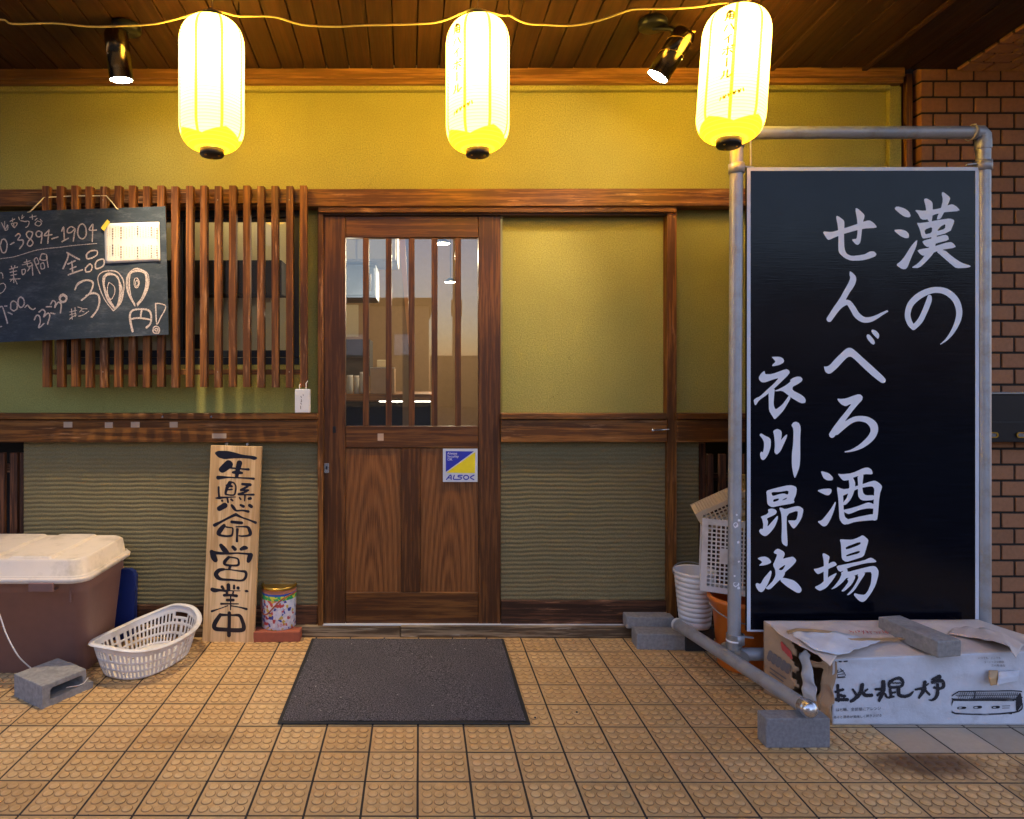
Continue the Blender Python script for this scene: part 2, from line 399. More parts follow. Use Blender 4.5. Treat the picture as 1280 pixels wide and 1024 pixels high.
def lantern_mat():
    t = NT('lantern paper'); o = t.obj()
    sx = t.n('ShaderNodeSeparateXYZ', i0=o)
    ang = t.math('ARCTAN2', sx.outputs[1], sx.outputs[0])
    # glued paper joints every 45 degrees
    q = t.math('ABSOLUTE', t.math('SUBTRACT', t.math('FRACT', t.math('ADD', t.math('MULTIPLY', ang, 8 / (2 * PI)), 8.62)), .5))
    seam = t.fr(q, .43, .45)
    # bamboo hoops under the paper
    hoop = t.fr(t.math('ABSOLUTE', t.math('SUBTRACT', t.math('FRACT', t.math('MULTIPLY', sx.outputs[2], 1 / .0115)), .5)), .36, .48)
    # strengthening sheet at the foot, with a pointed edge
    z = t.math('SUBTRACT', sx.outputs[2], t.math('MULTIPLY', t.math('PINGPONG', t.math('ADD', ang, .35), PI / 4), .035))
    foot = t.fr(z, .038, .041, 1, 0)
    double = t.math('MAXIMUM', seam, foot)
    col = t.mix(double, (.94, .90, .70), (.90, .52, .06))
    col = t.mix(t.math('MULTIPLY', hoop, .75), col, (.80, .58, .15))
    tr = t.n('ShaderNodeBsdfTranslucent'); t.l(col, tr.inputs[0])
    df = t.n('ShaderNodeBsdfDiffuse'); t.l(col, df.inputs[0])
    mx = t.n('ShaderNodeMixShader', i0=.35); t.l(tr.outputs[0], mx.inputs[1]); t.l(df.outputs[0], mx.inputs[2])
    e = t.n('ShaderNodeEmission'); t.l(t.mix(double, (1, .62, .10), (1, .44, .002)), e.inputs[0]); e.inputs[1].default_value = LANT_E
    ad = t.n('ShaderNodeAddShader'); t.l(mx.outputs[0], ad.inputs[0]); t.l(e.outputs[0], ad.inputs[1])
    t.l(ad.outputs[0], t.out.inputs[0]); return t.m
M['lantern'] = lantern_mat()
def can_mat():
    t = NT('printed can wrap'); o = t.obj(); z = t.n('ShaderNodeSeparateXYZ', i0=o).outputs[2]
    vo = t.n('ShaderNodeTexVoronoi', Scale=85.0); t.l(o, vo.inputs['Vector'])
    n = t.noise(o, 70, 3, .7)
    col = t.ramp(t.n('ShaderNodeSeparateColor', i0=vo.outputs['Color']).outputs[0], [(0, (.55, .55, .62)), (.30, (.7, .66, .66)), (.5, (.50, .06, .06)), (.62, (.62, .62, .7)), (.78, (.03, .05, .30)), (.9, (.55, .40, .06)), (1, (.6, .6, .66))])
    col.node.color_ramp.interpolation = 'CONSTANT'
    col = t.mix(t.fr(n, .60, .66), col, (.58, .56, .62))
    top = t.mix(t.fr(t.noise(o, 60, 2), .5, .53), (.02, .33, .10), (.60, .60, .05))
    col = t.mix(t.math('GREATER_THAN', z, .128), col, top)
    col = t.mix(t.math('GREATER_THAN', z, .147), col, (.02, .08, .35))
    col = t.mix(t.math('GREATER_THAN', z, .156), col, (.42, .15, .07))
    return t.set(Base_Color=col, Roughness=.3)
M['can'] = can_mat()
def card(name, c, dirtc):
    t = NT(name); o = t.obj()
    col = t.mix(t.fr(t.noise(o, 7, 5, .6), .35, .7), rgb(c, .86), rgb(c, 1.08))
    col = t.mix(t.fr(t.noise(o, 16, 6, .7), .56, .72, 0, .5), col, dirtc)
    t.bump(t.math('ADD', t.noise(o, 22, 5), t.math('MULTIPLY', t.noise(o, 120, 3), .3)), .5, .006)
    return t.set(Base_Color=col, Roughness=.8)
M['card_white'] = card('coated white carton', (.60, .61, .66), (.42, .40, .42))
M['card_pink'] = card('faded carton top', (.58, .48, .42), (.42, .33, .27))
M['card_brown'] = card('brown corrugated card', (.42, .27, .16), (.28, .17, .10))
M['packing_tape'] = plain('brown packing tape', (.42, .25, .11), .3)

# ------------------------------------------------------------------ brush lettering: strokes and outlines -> flat mesh
def smooth_stroke(pts, n=6):
    if len(pts) < 3: return pts
    out = []
    for i in range(len(pts) - 1):
        p0 = pts[max(i - 1, 0)]; p1 = pts[i]; p2 = pts[i + 1]; p3 = pts[min(i + 2, len(pts) - 1)]
        for k in range(n):
            t = k / n
            out.append(tuple(.5 * (2*b + (c-a)*t + (2*a-5*b+4*c-d)*t*t + (3*b-a-3*c+d)*t**3) for a, b, c, d in zip(p0, p1, p2, p3)))
    out.append(pts[-1]); return out
def chaikin(p, q=.2):
    o = []
    for i in range(len(p)):
        a, b = p[i], p[(i + 1) % len(p)]
        o.append((a[0] + (b[0]-a[0])*q, a[1] + (b[1]-a[1])*q)); o.append((b[0] - (b[0]-a[0])*q, b[1] - (b[1]-a[1])*q))
    return o
def ink(polys=(), strokes=(), holes=(), step=4., merge=True, fn=None, mb=None, wob=0.):
    """all in one drawing's own pixels; fn maps a point to 3D"""
    mb = mb or MB()
    allp = [p for q in polys for p in q] + [(p[0] + s*p[2], p[1] + s*p[2]) for q in strokes for p in q for s in (-1, 1)]
    x0 = min(p[0] for p in allp) - 3*step; x1 = max(p[0] for p in allp) + 3*step
    y0 = min(p[1] for p in allp) - 3*step; y1 = max(p[1] for p in allp) + 3*step
    nx = int((x1-x0)/step) + 1; ny = int((y1-y0)/step) + 1
    gx, gy = np.meshgrid(x0 + step*np.arange(nx+1), y0 + step*np.arange(ny+1))
    D = np.full(gx.shape, 1e9)
    def segd(a, b):
        dx, dy = b[0]-a[0], b[1]-a[1]; L = dx*dx + dy*dy + 1e-9
        t = np.clip(((gx-a[0])*dx + (gy-a[1])*dy)/L, 0, 1)
        return np.hypot(gx-a[0]-t*dx, gy-a[1]-t*dy), t
    def pd(poly):
        poly = chaikin(poly); d = np.full(gx.shape, 1e9); ins = np.zeros(gx.shape, bool)
        for i in range(len(poly)):
            a, b = poly[i], poly[(i+1) % len(poly)]
            d = np.minimum(d, segd(a, b)[0])
            if a[1] != b[1]:
                c = (a[1] > gy) != (b[1] > gy)
                ins ^= c & (gx < (b[0]-a[0])*(gy-a[1])/(b[1]-a[1]) + a[0])
        return np.where(ins, -d, d)
    for q in polys: D = np.minimum(D, pd(q))
    for q in strokes:
        q = smooth_stroke(q)
        for a, b in zip(q[:-1], q[1:]):
            d, t = segd(a, b); D = np.minimum(D, d - (a[2] + (b[2]-a[2])*t))
    for q in holes: D = np.maximum(D, -pd(q))
    if wob: D = D + wob * np.sin(gx*.9/step + 3*np.sin(gy*.31/step)) * np.sin(gy*.8/step + 2*np.sin(gx*.23/step))
    ins = D < 0
    full = ins[:-1, :-1] & ins[1:, :-1] & ins[:-1, 1:] & ins[1:, 1:]
    anyi = ins[:-1, :-1] | ins[1:, :-1] | ins[:-1, 1:] | ins[1:, 1:]
    vs, fs = [], []
    def face(pts):
        o = len(vs); vs.extend(fn(*p) for p in pts); fs.append(tuple(range(o, o+len(pts))))
    for j in range(anyi.shape[0]):
        i = 0; row = anyi[j]; fr_ = full[j]
        while i < len(row):
            if not row[i]: i += 1; continue
            X0 = x0 + i*step; Y0 = y0 + j*step
            if fr_[i]:
                k = i + 1
                if merge:
                    while k < len(row) and fr_[k]: k += 1
                X1 = x0 + k*step
                face([(X0, Y0+step), (X1, Y0+step), (X1, Y0), (X0, Y0)]); i = k; continue
            cs = [(X0, Y0, D[j, i]), (X0, Y0+step, D[j+1, i]), (X0+step, Y0+step, D[j+1, i+1]), (X0+step, Y0, D[j, i+1])]
            poly = []
            for a, b in zip(cs, cs[1:] + cs[:1]):
                if a[2] < 0: poly.append(a[:2])
                if (a[2] < 0) != (b[2] < 0):
                    t = a[2]/(a[2]-b[2]); poly.append((a[0]+(b[0]-a[0])*t, a[1]+(b[1]-a[1])*t))
            if len(poly) > 2: face(poly)
            i += 1
    return mb.add(vs, fs)
def font_ink(text, size, fn, mb=None, sx=1.):
    """typeset print; fn maps (x right, y up) in metres to 3D"""
    mb = mb or MB()
    c = bpy.data.curves.new('t', 'FONT'); c.body = text; c.size = size; c.resolution_u = 2
    o = bpy.data.objects.new('t', c); COL.objects.link(o)
    dg = bpy.context.evaluated_depsgraph_get(); dg.update()
    m = bpy.data.meshes.new_from_object(o.evaluated_get(dg))
    mb.add([fn(v.co.x * sx, v.co.y) for v in m.vertices], [tuple(p.vertices) for p in m.polygons])
    bpy.data.objects.remove(o); bpy.data.curves.remove(c); bpy.data.meshes.remove(m)
    return mb
def ell(cx, cy, rx, ry, r, n=14): return [(cx + rx*math.sin(2*PI*k/n), cy - ry*math.cos(2*PI*k/n), r) for k in range(n+1)]
def st(r, *pts): return [(a, b, r) for a, b in pts]

# ================================================================== GROUND
tl = .15
TX0, TY0 = 0.0 - .00611, 1.76750        # a tile corner on the floor
floor = obj('floor', MB().box(-6, 6, -1.5, 3.02, -.06, -.0016), M['grout'], kind='structure')
def stud_tile(studs=True):
    m = MB(); a = .0722; b = .0717
    m.add([(-a,-a,-.004),(a,-a,-.004),(a,a,-.004),(-a,a,-.004),(-b,-b,0-.0005),(b,-b,-.0005),(b,b,-.0005),(-b,b,-.0005)],
          [(0,1,5,4),(1,2,6,5),(2,3,7,6),(3,0,4,7),(4,5,6,7)])
    if studs:
        for i in range(4):
            for j in range(4):
                cx, cy = (i-1.5)*.0325, (j-1.5)*.0325
                m.lathe([(.0137,-.0006),(.0131,.0010),(.0120,.0017),(.0006,.0019)], 14, (cx, cy, 0))
    return m
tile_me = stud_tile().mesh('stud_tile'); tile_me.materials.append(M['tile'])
flat_me = stud_tile(False).mesh('flat_tile'); flat_me.materials.append(M['pale_tile'])
far = MB(); proto = stud_tile()
for j in range(-16, 9):
    for i in range(-27, 27):
        x, y = TX0 + (i+.5)*tl, TY0 + (j+.5)*tl
        if y + tl/2 > 2.975: continue
        vis = j >= -1 and abs((x)/(y)) < .97 and x/y > -.66
        pale = i >= 10 and j >= 2
        rz = random.choice((0, 1, 2, 3)) * PI/2 if not pale else 0
        tilt = (random.uniform(-.003, .003), random.uniform(-.003, .003), rz + random.uniform(-.004, .004))
        if vis:
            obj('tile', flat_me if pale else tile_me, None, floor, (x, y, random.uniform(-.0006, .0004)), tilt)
        elif abs(x) < 3.2 and y > -.6:
            far.add([(p[0]+x, p[1]+y, p[2]) for p in proto.v], proto.f)
# cut row against the sill
for i in range(-27, 27):
    x = TX0 + (i+.5)*tl
    if abs(x) < 2.9 and TY0 + 8*tl < 2.962:
        pass
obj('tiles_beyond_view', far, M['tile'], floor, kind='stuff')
street = obj('street', MB().box(-40, 40, -40, -1.51, -.16, -.10), M['asphalt'], kind='structure')

# ================================================================== SHOP WALL
YP, YB, YR, YPO = 3.02, 2.945, 2.962, 2.972      # plaster, beam, rail and post faces
wall = thing('shop_wall', 'olive plaster shop front with red-brown wooden beams, posts and rails', 'wall', (0, 3.02, 0))
def wp(name, u0, v0, u1, v1, yf, yb, m, bevel=.002, label=None, parent=None, zadd=0):
    x0, x1 = X(u0, yf), X(u1, yf); um = (u0+u1)/2
    z1, z0 = Z(v0, yf, um), Z(v1, yf, um)
    cx, cz = (x0+x1)/2, (z0+z1)/2
    o = obj(name, MB().box(x0-cx, x1-cx, yf-3.02, yb-3.02, z0-cz, z1-cz), m, parent or wall, (cx, 0, cz), bevel=bevel, label=label)
    return o
for a in ((-140,74,1128,252), (-140,252,56,530), (56,252,78,258), (374,252,399,530), (56,456,374,530),
          (628,262,836,530), (844,252,1128,530)):
    wp('plaster_panel', *a, YP, 3.10, M['plaster'], 0)
def combed(u0, v0, u1, v1):
    yf = 3.0; x0, x1 = X(u0, yf), X(u1, yf); z1, z0 = Z(v0, yf, (u0+u1)/2), Z(v1, yf, (u0+u1)/2)
    nu = max(8, int((x1-x0)/.012)); nv = int((z1-z0)/.00245)
    ph = random.random()*6
    def fn(s, t):
        x = x0 + s*(x1-x0); z = z0 + t*(z1-z0)
        w = z + .0022*mn.noise(Vector((x*5, z*14, ph))) + .0010*math.sin(x*6+ph) + .0014*math.sin(x*15+z*4+ph) + .0010*math.sin(x*37+z*9)+.0006*math.sin(x*83+z*23)
        h = (.5+.5*math.sin(w*2*PI/.0195))**.7 * (.0024 + .0005*math.sin(x*31+z*50) + .0007*mn.noise(Vector((x*9, z*60, 0))))
        return (x, -.02 - h, z)
    m = MB().grid(fn, nu, nv)
    m.box(x0, x1, -.0195, .08, z0, z1)
    obj('combed_panel', m, M['combed'], wall)
for a in ((30,553,397,758), (626,553,835,753), (845,553,873,758)): combed(*a)
wp('plaster_strip', 1112, 108, 1127, 520, 2.995, 3.02, M['plaster'], .002)
wp('corner_trim', 1127.5, 92, 1132.5, 790, 3.005, 3.05, M['dark_z'])
wp('corner_trim', 1133, 92, 1141, 790, 2.985, 3.05, M['post'])
wp('cornice', -140, 84, 1132, 97, 2.95, 3.02, M['cornice'], .004)
wp('cornice', -140, 97.3, 1130, 104.5, 2.962, 3.02, M['cornice'], .003)
wp('picture_rail', -140, 105, 1114, 112.5, 2.985, 3.02, M['plaster'], .004)
wp('beam', -140, 236, 1126, 258, YB, 3.02, M['beam'], .003)
wp('door_head', 398, 258.4, 846, 265.5, 2.957, 3.05, M['beam'])
wp('door_head_track', 404, 265.8, 834, 269, 2.972, 3.05, M['dark_x'])
wp('post', 397, 258.6, 404, 783, YPO, 3.05, M['post'])
wp('post', 834, 266, 846, 783, YPO, 3.05, M['post'])
for u0, u1 in ((-140, 396.8), (626.5, 833.8), (846.2, 1112)):
    wp('mid_rail', u0, 524.6, u1, 553, YR, 3.019, M['beam'])
    wp('rail_ledge', u0, 517, u1, 524.2, YR-.012, 3.019, M['beam'])
for u0, u1, v0, v1 in ((30, 396.8, 757, 784), (626.5, 833.8, 751, 781), (846.2, 1126, 757, 784)):
    wp('baseboard', u0, v0, u1, v1, 2.985, 3.05, M['dark_x'])
wp('baseboard', -140, 757, 28, 784, 2.985, 3.05, M['dark_x'])
wp('sill', -140, 782.6, 500, 797.8, 2.965, 3.09, M['sill'], .004)
wp('sill', 500.6, 782.6, 1126, 797.8, 2.965, 3.09, M['sill'], .004)
wp('door_track', 402, 781.2, 836, 782.4, 2.972, 3.06, M['silver'], 0)
# slatted vents low in the wall
for us in ((-30,-22), (-12,-4), (-1,5.5), (12,21.5), (24.5,29.6)): wp('slat', us[0], 566, us[1], 758, 3.03, 3.05, M['dark_z'], .0015)
wp('vent_rail', -140, 580, 29.6, 591, 3.052, 3.07, M['dark_x'])
for us in ((874,882), (884.5,892), (899.5,908), (915,923), (930,938), (945,953)): wp('slat', us[0], 568 if us[0] > 880 else 554, us[1], 758, 3.03, 3.05, M['dark_z'], .0015)
wp('vent_rail', 873, 592, 1112, 601, 3.052, 3.07, M['dark_x'])
wp('backing_board', -140, 530, 30, 784, 3.24, 3.26, M['dark'], 0); wp('backing_board', 873, 530, 1128, 784, 3.24, 3.26, M['dark'], 0)
wp('backing_board', 953, 553, 1112, 757, 3.10, 3.12, M['dark'], 0)
# scraps of old tape on the mid rail
for u, v, w, h in ((85,531,11,7), (136,531.5,10,7), (169,531,11,7), (217,531,10,7), (274,545,18,6)):
    wp('tape_scrap', u-w/2, v-h/2, u+w/2, v+h/2, YR-.0012, YR-.0004, M['tape_old'], 0)
for u, v in ((203, 521), (264, 521)):
    wp('nail', u-1, v-1, u+1, v+1, YR-.016, YR-.010, M['chrome'], 0)
# little hook on the rail
p0, p1 = P(816, 538, 2.945), P(836, 537, 2.945)
obj('hook', MB().tube([p0 - Vector((0,3.02,0)), p1 - Vector((0,3.02,0)), p1 - Vector((0,3.0,0))], .0035, 8).lathe([(0.0001,-.007),(.007,-.003),(.007,.003),(.0001,.007)], 10, tuple(p0 - Vector((0,3.02,0)))), M['chrome'], wall)

# ================================================================== SLIDING DOOR
YD = 2.988
door = thing('sliding_door', 'dark red-brown wooden sliding door with barred glass above two grained panels', 'door', (X(515, YD), YD, Z(781.5, YD)))
def dp(name, u0, v0, u1, v1, dy, th, m, bevel=.0025, label=None, parent=door):
    x0, x1 = X(u0, YD+dy), X(u1, YD+dy); um = (u0+u1)/2
    z1, z0 = Z(v0, YD+dy, um), Z(v1, YD+dy, um); L = door.location
    cx, cz = (x0+x1)/2, (z0+z1)/2
    return obj(name, MB().box(x0-cx, x1-cx, dy, dy+th, z0-cz, z1-cz), m, parent, (cx-L.x, 0, cz-L.z), bevel=bevel, label=label)
dp('stile', 404.5, 268.5, 431.7, 781, 0, .034, M['door_z']); dp('stile', 598, 268.5, 625.8, 781, 0, .034, M['door_z'])
dp('top_rail', 432, 268.5, 597.7, 297, .0015, .03, M['door_x'])
dp('mid_rail', 432, 533, 597.7, 560, .0015, .03, M['door_x'])
dp('bottom_rail', 432, 740.8, 597.7, 781, .0015, .03, M['door_x'])
dp('centre_stile', 501, 560.4, 526, 740.5, .002, .028, M['door_z'])
for u0, u1, cu, cv, nm in ((432.3, 500.8, 474, 735, 'a'), (526.3, 597.6, 571, 728, 'b')):
    x0, x1 = X(u0, YD), X(u1, YD); cx = (x0+x1)/2; z0, z1 = Z(740.4, YD), Z(560.6, YD); cz = (z0+z1)/2
    dp('panel', u0, 560.6, u1, 740.4, .012, .008, cath('grained panel ' + nm, X(cu, YD)-cx, Z(cv, YD)-cz, .42), 0)
for u in (457.3, 485.9, 514.5, 543.2, 572.6): dp('glazing_bar', u-3.7, 297.4, u+3.7, 532.6, .003, .014, M['door_z'], .0015)
dp('glass_pane', 430, 295, 599, 535, .020, .004, M['glass'], 0)
dp('lock_plate', 405.2, 579, 411.2, 591.5, -.003, .003, M['chrome'], .0008)
dp('keyhole', 407, 583, 409.4, 587, -.0042, .001, M['ink'], 0)
dp('finger_pull', 415.8, 533, 419.6, 541, -.0015, .0015, M['black_metal'], .0005)
dp('tape_scrap', 472, 542, 479.5, 551, .0003, .001, M['tape_old'], 0)
stk = dp('sticker', 553.6, 561, 597, 602.5, -.0018, .0012, M['silver'], 0, label='square security sticker, blue and yellow triangles')
def onstk(u, v, d=-.0024):
    p = P(u, v, YD); return (p.x - door.location.x - stk.location.x, d, p.z - door.location.z - stk.location.z)
def sq(*pts): return [onstk(*p) for p in pts]
zz = lambda x, y: (545 + x/18.62, 555 + y/18.62)
obj('blue_triangle', MB().add(sq(zz(228,165), zz(228,650), zz(885,172)), [(0,1,2)]), M['blue_ink'], stk)
obj('yellow_triangle', MB().add(sq(zz(240,668), zz(905,680), zz(915,185)), [(0,1,2)]), M['yellow_ink'], stk)
L9 = [st(13,(245,825),(320,735),(350,735),(352,825)), st(11,(290,790),(350,790)), st(13,(425,730),(405,800),(420,822),(560,822),(590,790),(570,770),(520,765),(520,735),(610,730)),
      [(p[0],p[1],13) for p in ell(700,778,58,48,13)], st(13,(885,725),(800,778),(880,830))]
obj('lettering', ink(strokes=L9, step=5, fn=lambda x, y: onstk(*zz(x, y))), M['blue_ink'], stk)
w9 = MB()
for k, tx in enumerate(('Always', 'Security', 'OK')):
    ox, oy = zz(262, 245 + k*70)
    b = onstk(ox, oy, -.0028)
    font_ink(tx, .0155, lambda x, y, b=b: (b[0]+x, b[1], b[2]+y), w9)
obj('lettering', w9, M['white_paint'], stk)

# ================================================================== WINDOW AND LATTICE
YW = 3.035
win = thing('window', 'dark aluminium sliding window behind the wooden lattice', 'window', (X(226, YW), YW, Z(456, YW)))
def wn_(name, u0, v0, u1, v1, y0, y1, m, bevel=.002):
    L = win.location; return obj(name, MB().box(X(u0,y0)-L.x, X(u1,y0)-L.x, y0-YW, y1-YW, Z(v1,y0)-L.z, Z(v0,y0)-L.z), m, win, bevel=bevel)
wn_('frame', 78, 258.5, 374, 271, 3.022, 3.09, M['alu']); wn_('frame', 78, 447, 374, 456, 3.022, 3.09, M['alu'])
wn_('frame', 78, 271.2, 86, 446.8, 3.022, 3.09, M['alu']); wn_('frame', 366, 271.2, 374, 446.8, 3.022, 3.09, M['alu'])
for (a, b, y) in ((86.3, 232, 3.062), (221, 365.7, 3.04)):
    wn_('sash_rail', a, 271.4, b, 277, y, y+.018, M['alu']); wn_('sash_rail', a, 438, b, 446.6, y, y+.018, M['alu'])
    wn_('sash_stile', a, 277.2, a+6, 437.8, y, y+.018, M['alu']); wn_('sash_stile', b-6, 277.2, b, 437.8, y, y+.018, M['alu'])
    wn_('pane', a+5, 276, b-5, 439, y+.008, y+.011, M['glass'], 0)
YL = 2.895
lat = thing('lattice_screen', 'brown wooden lattice of upright slats over the window', 'lattice', (X(218, YL), YL, Z(484, YL)))
Ll = lat.location
zt, zb = Z(232, YL), Z(484.5, YL)
sl = MB().box(-.0150, .0150, 0, .030, zb-Ll.z, zt-Ll.z).mesh('slat')
for k in range(19):
    u = 57 + k*17.92
    obj('slat', sl, M['slat'], lat, (X(u, YL)-Ll.x, random.uniform(-.001,.001), random.uniform(-.002,.003)), (0, random.uniform(-.002,.002), 0), bevel=.0015)
for v0, v1 in ((245, 254), (462, 468.5)):
    obj('cross_rail', MB().box(X(64,2.926)-Ll.x, X(378,2.926)-Ll.x, .0305, .052, Z(v1,2.926)-Ll.z, Z(v0,2.926)-Ll.z), M['beam'], lat, bevel=.0015)
for k in (4, 12, 17):
    for v in (250, 465):
        p = P(57+k*17.92, v, YL)
        obj('nail', MB().lathe([(.0026,0),(.0022,.0008),(.0001,.001)], 8).xf(Matrix.Rotation(PI/2, 4, 'X')), M['pipe_dark'], lat, (p.x-Ll.x, -.0002, p.z-Ll.z))
for u in (70, 226, 372):
    obj('bracket', MB().box(X(u,2.93)-Ll.x-.012, X(u,2.93)-Ll.x+.012, .0525, .122, Z(253,2.93)-Ll.z, Z(246,2.93)-Ll.z), M['dark_x'], lat)

# white chime box hooked on the last slat
p = P(378.5, 516, 2.88)
ch = thing('door_chime', 'small white plastic box hooked under the last lattice slat beside the door', 'chime', tuple(p))
hw = (X(388,2.88)-X(369.3,2.88))/2
obj('case', MB().box(-hw, hw, -.012, .012, 0, Z(486.5,2.88)-p.z), M['white_plastic'], ch, bevel=.003, seg=2)
hz = Z(486.5, 2.88)-p.z
obj('wire_hook', MB().tube([(-.014,0,hz-.002),(-.014,0,hz+.016),(-.013,.012,hz+.02)], .0017, 6), M['white_plastic'], ch)
obj('wire_hook', MB().tube([(.014,0,hz-.002),(.014,0,hz+.020),(.012,.012,hz+.024),(.02,.014,hz+.036)], .0017, 6), M['white_plastic'], ch)
obj('lettering', ink(strokes=[st(10,(0,0),(14,30)), st(10,(10,70),(20,110),(2,120)), st(10,(-5,150),(12,170)), st(10,(-10,210),(-6,270)), st(8,(60,-40),(70,-10))], step=7, fn=lambda x, y: (x*.00015-.006, -.0124, hz-.03-y*.00020)), M['grey_ink'], ch)

# ================================================================== CEILING, COLUMN
SLP = math.atan(.085)
ceil = obj('ceiling', MB().box(-2.9, 3.1, -1.4, .02, .034, .06), M['dark'], None, (0, 2.965, 2.502), (-SLP, 0, 0), kind='structure')
pl = MB().box(-.0468, .0468, -1.35, 0, 0, .016).mesh('plank')
for k in range(-27, 23):
    x = X(520.7, 2.965) + (k+.5)*.0983 - .0005
    if x > X(1072, 2.965): break
    obj('plank', pl, M['plank'], ceil, (x, 0, random.uniform(-.0012,.0008)), (0, random.uniform(-.004,.004), .017), bevel=.0015)
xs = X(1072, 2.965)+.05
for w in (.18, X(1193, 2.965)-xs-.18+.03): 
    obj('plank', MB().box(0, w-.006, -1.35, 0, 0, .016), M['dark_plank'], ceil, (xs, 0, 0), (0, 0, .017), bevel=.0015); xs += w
for u in (962, 1078):
    obj('batten', MB().box(-.012, .012, -1.35, 0, -.014, -.002), M['batten'], ceil, (X(u, 2.965), 0, 0), (0, 0, .017), bevel=.002)
obj('fascia', MB().box(-2.9, 3.1, -1.43, -1.405, -.12, .09), M['dark_x'], ceil, bevel=.002)

roof = obj('roof', MB().box(-3.2, 3.4, 2.99, 6.4, 2.60, 2.7), M['dark'], kind='structure')  # unseen box added to stop sky light leaking in over the wall
XC = X(1152, 2.965)
col = thing('brick_column', 'red-brown brick column with dark joints at the right end of the shop front', 'column', (XC, 2.965, 0))
obj('mortar_core', MB().box(.004, 1.1, .006, .3, -.1, 2.62), M['mortar'], col)
bw, bh = .1082, .0602
full = MB().box(0, bw, 0, .02, 0, bh).mesh('brick'); half = MB().box(0, .0485, 0, .052, 0, bh).mesh('brick'); cor = MB().box(0, bw, 0, .052, 0, bh).mesh('brick')
for r in range(37):
    z = Z(101.2, 2.965, 1200) + .0049 - (r-1)*.0703 - .0049*0
    if z < -.06: break
    xx = 0.0
    hf = r % 2 == 0
    n = 0
    while xx < .95:
        me = (half if hf else cor) if n == 0 else full
        w = .0485 if (n == 0 and hf) else bw
        obj('brick', me, M['brick'], col, (xx, random.uniform(-.0008,.0008), z), (0, random.uniform(-.004,.004), 0), bevel=.0015)
        xx += w + .0100; n += 1
XS = X(1193, 2.965)
bm_ = thing('brick_soffit', 'dark brick-clad beam across the ceiling in front of the brick column', 'beam', (XS, 2.965, 2.49))
SL2 = math.atan(.085)
bm_.rotation_euler = (-SL2, 0, .017)
obj('mortar_core', MB().box(0, 1.5, -1.4, -.02, .004, .3), M['mortar'], bm_)
sb = MB().box(0, bw, 0, bh, -.004, .012).mesh('brick'); sbh = MB().box(0, .049, 0, bh, -.004, .012).mesh('brick')
for r in range(18):
    for c in range(6):
        x = c*.118 + (.059 if r % 2 else 0)
        y = -.075 - r*.0703
        if c == 0 and r % 2: obj('brick', sbh, M['brick'], bm_, (0, y, 0), bevel=.0015)
        obj('brick', sb, M['brick'], bm_, (x, y, random.uniform(-.001,.001)), bevel=.0015)
# black slotted box on the column
mb_ = thing('wall_box', 'black metal box with rounded slots fixed to the brick column', 'box', tuple(P(1290, 553, 2.90)))
x0 = X(1225, 2.90)-mb_.location.x; x1 = -x0; hh = Z(493, 2.90)-mb_.location.z
obj('body', MB().box(x0, x1, 0, .064, 0, hh), M['black_metal'], mb_, bevel=.003)
obj('top_lip', MB().box(x0-.004, x1+.004, -.008, .064, hh+.0005, hh+.009), M['pipe_dark'], mb_, bevel=.002)
obj('groove', MB().box(x0, x1, -.004, -.0005, hh*.40, hh*.43), M['alu'], mb_)
for u in (1240.5, 1276, 1312):
    x = X(u, 2.90)-mb_.location.x; z = Z(543.5, 2.90)-mb_.location.z
    pts = [(x + sx*.010 + .0125*math.cos(a), z + .0125*math.sin(a)) for sx, a in [(1 if math.cos(a) > 0 else -1, a) for a in [2*PI*(k+.5)/16 for k in range(16)]]]
    ins_ = [(x + (q[0]-x)*.72, z + (q[1]-z)*.62) for q in pts]
    obj('slot_rim', MB().extrude(pts, [ins_], lambda a, b, k: (a, -.006 + .005*k, b)), M['brass'], mb_)
    obj('slot', MB().extrude(ins_, [], lambda a, b, k: (a, -.003 + .0025*k, b)), M['concrete_b'], mb_)

# ================================================================== INTERIOR seen through the glass
room = obj('room', MB().box(-2.9, 2.2, 3.27, 6.2, -.02, .05), M['room'], kind='structure')
for nm, b in (('room_ceiling', (-2.9, 2.2, 3.11, 6.2, 2.46, 2.50)), ('room_wall', (-2.9, 2.2, 6.2, 6.25, 0, 2.5)), ('room_wall', (-2.95, -2.9, 3.11, 6.2, 0, 2.5)), ('room_wall', (2.2, 2.25, 3.11, 6.2, 0, 2.5))):
    obj(nm, MB().box(*b), M['room'], kind='structure')
def at(y, u0, v0, u1, v1, d=.3): return (X(u0,y), X(u1,y), y, y+d, Z(v1,y), Z(v0,y))
def inner(name, label, cat, y, r, m, d=.3, bevel=.003, extra=None, group=None):
    b = at(y, *r, d); t = thing(name, label, cat, ((b[0]+b[1])/2, y, b[4]), group=group)
    L = t.location
    obj('body', MB().box(b[0]-L.x, b[1]-L.x, 0, d, 0, b[5]-b[4]), m, t, bevel=bevel)
    if extra: extra(t, b[0]-L.x, b[1]-L.x, b[5]-b[4])
    return t
def cab(t, x0, x1, h):
    obj('door', MB().box(x0+.01, (x0+x1)/2-.004, -.015, -.001, .01, h-.01), M['white_wall'], t, bevel=.002)
    obj('door', MB().box((x0+x1)/2+.004, x1-.01, -.015, -.001, .01, h-.01), M['white_wall'], t, bevel=.002)
inner('wall_cabinet', 'white cabinet high up inside, seen through the door glass', 'cabinet', 3.9, (395, 255, 497, 327), M['white_wall'], extra=cab)
def app(t, x0, x1, h):
    obj('door', MB().box(x0+.008, x1-.008, -.02, -.001, .01, h-.02), M['steel_blue'], t, bevel=.003)
    obj('handle', MB().tube([(x1-.03, -.04, .03), (x1-.03, -.04, h-.06)], .006, 8), M['chrome'], t)
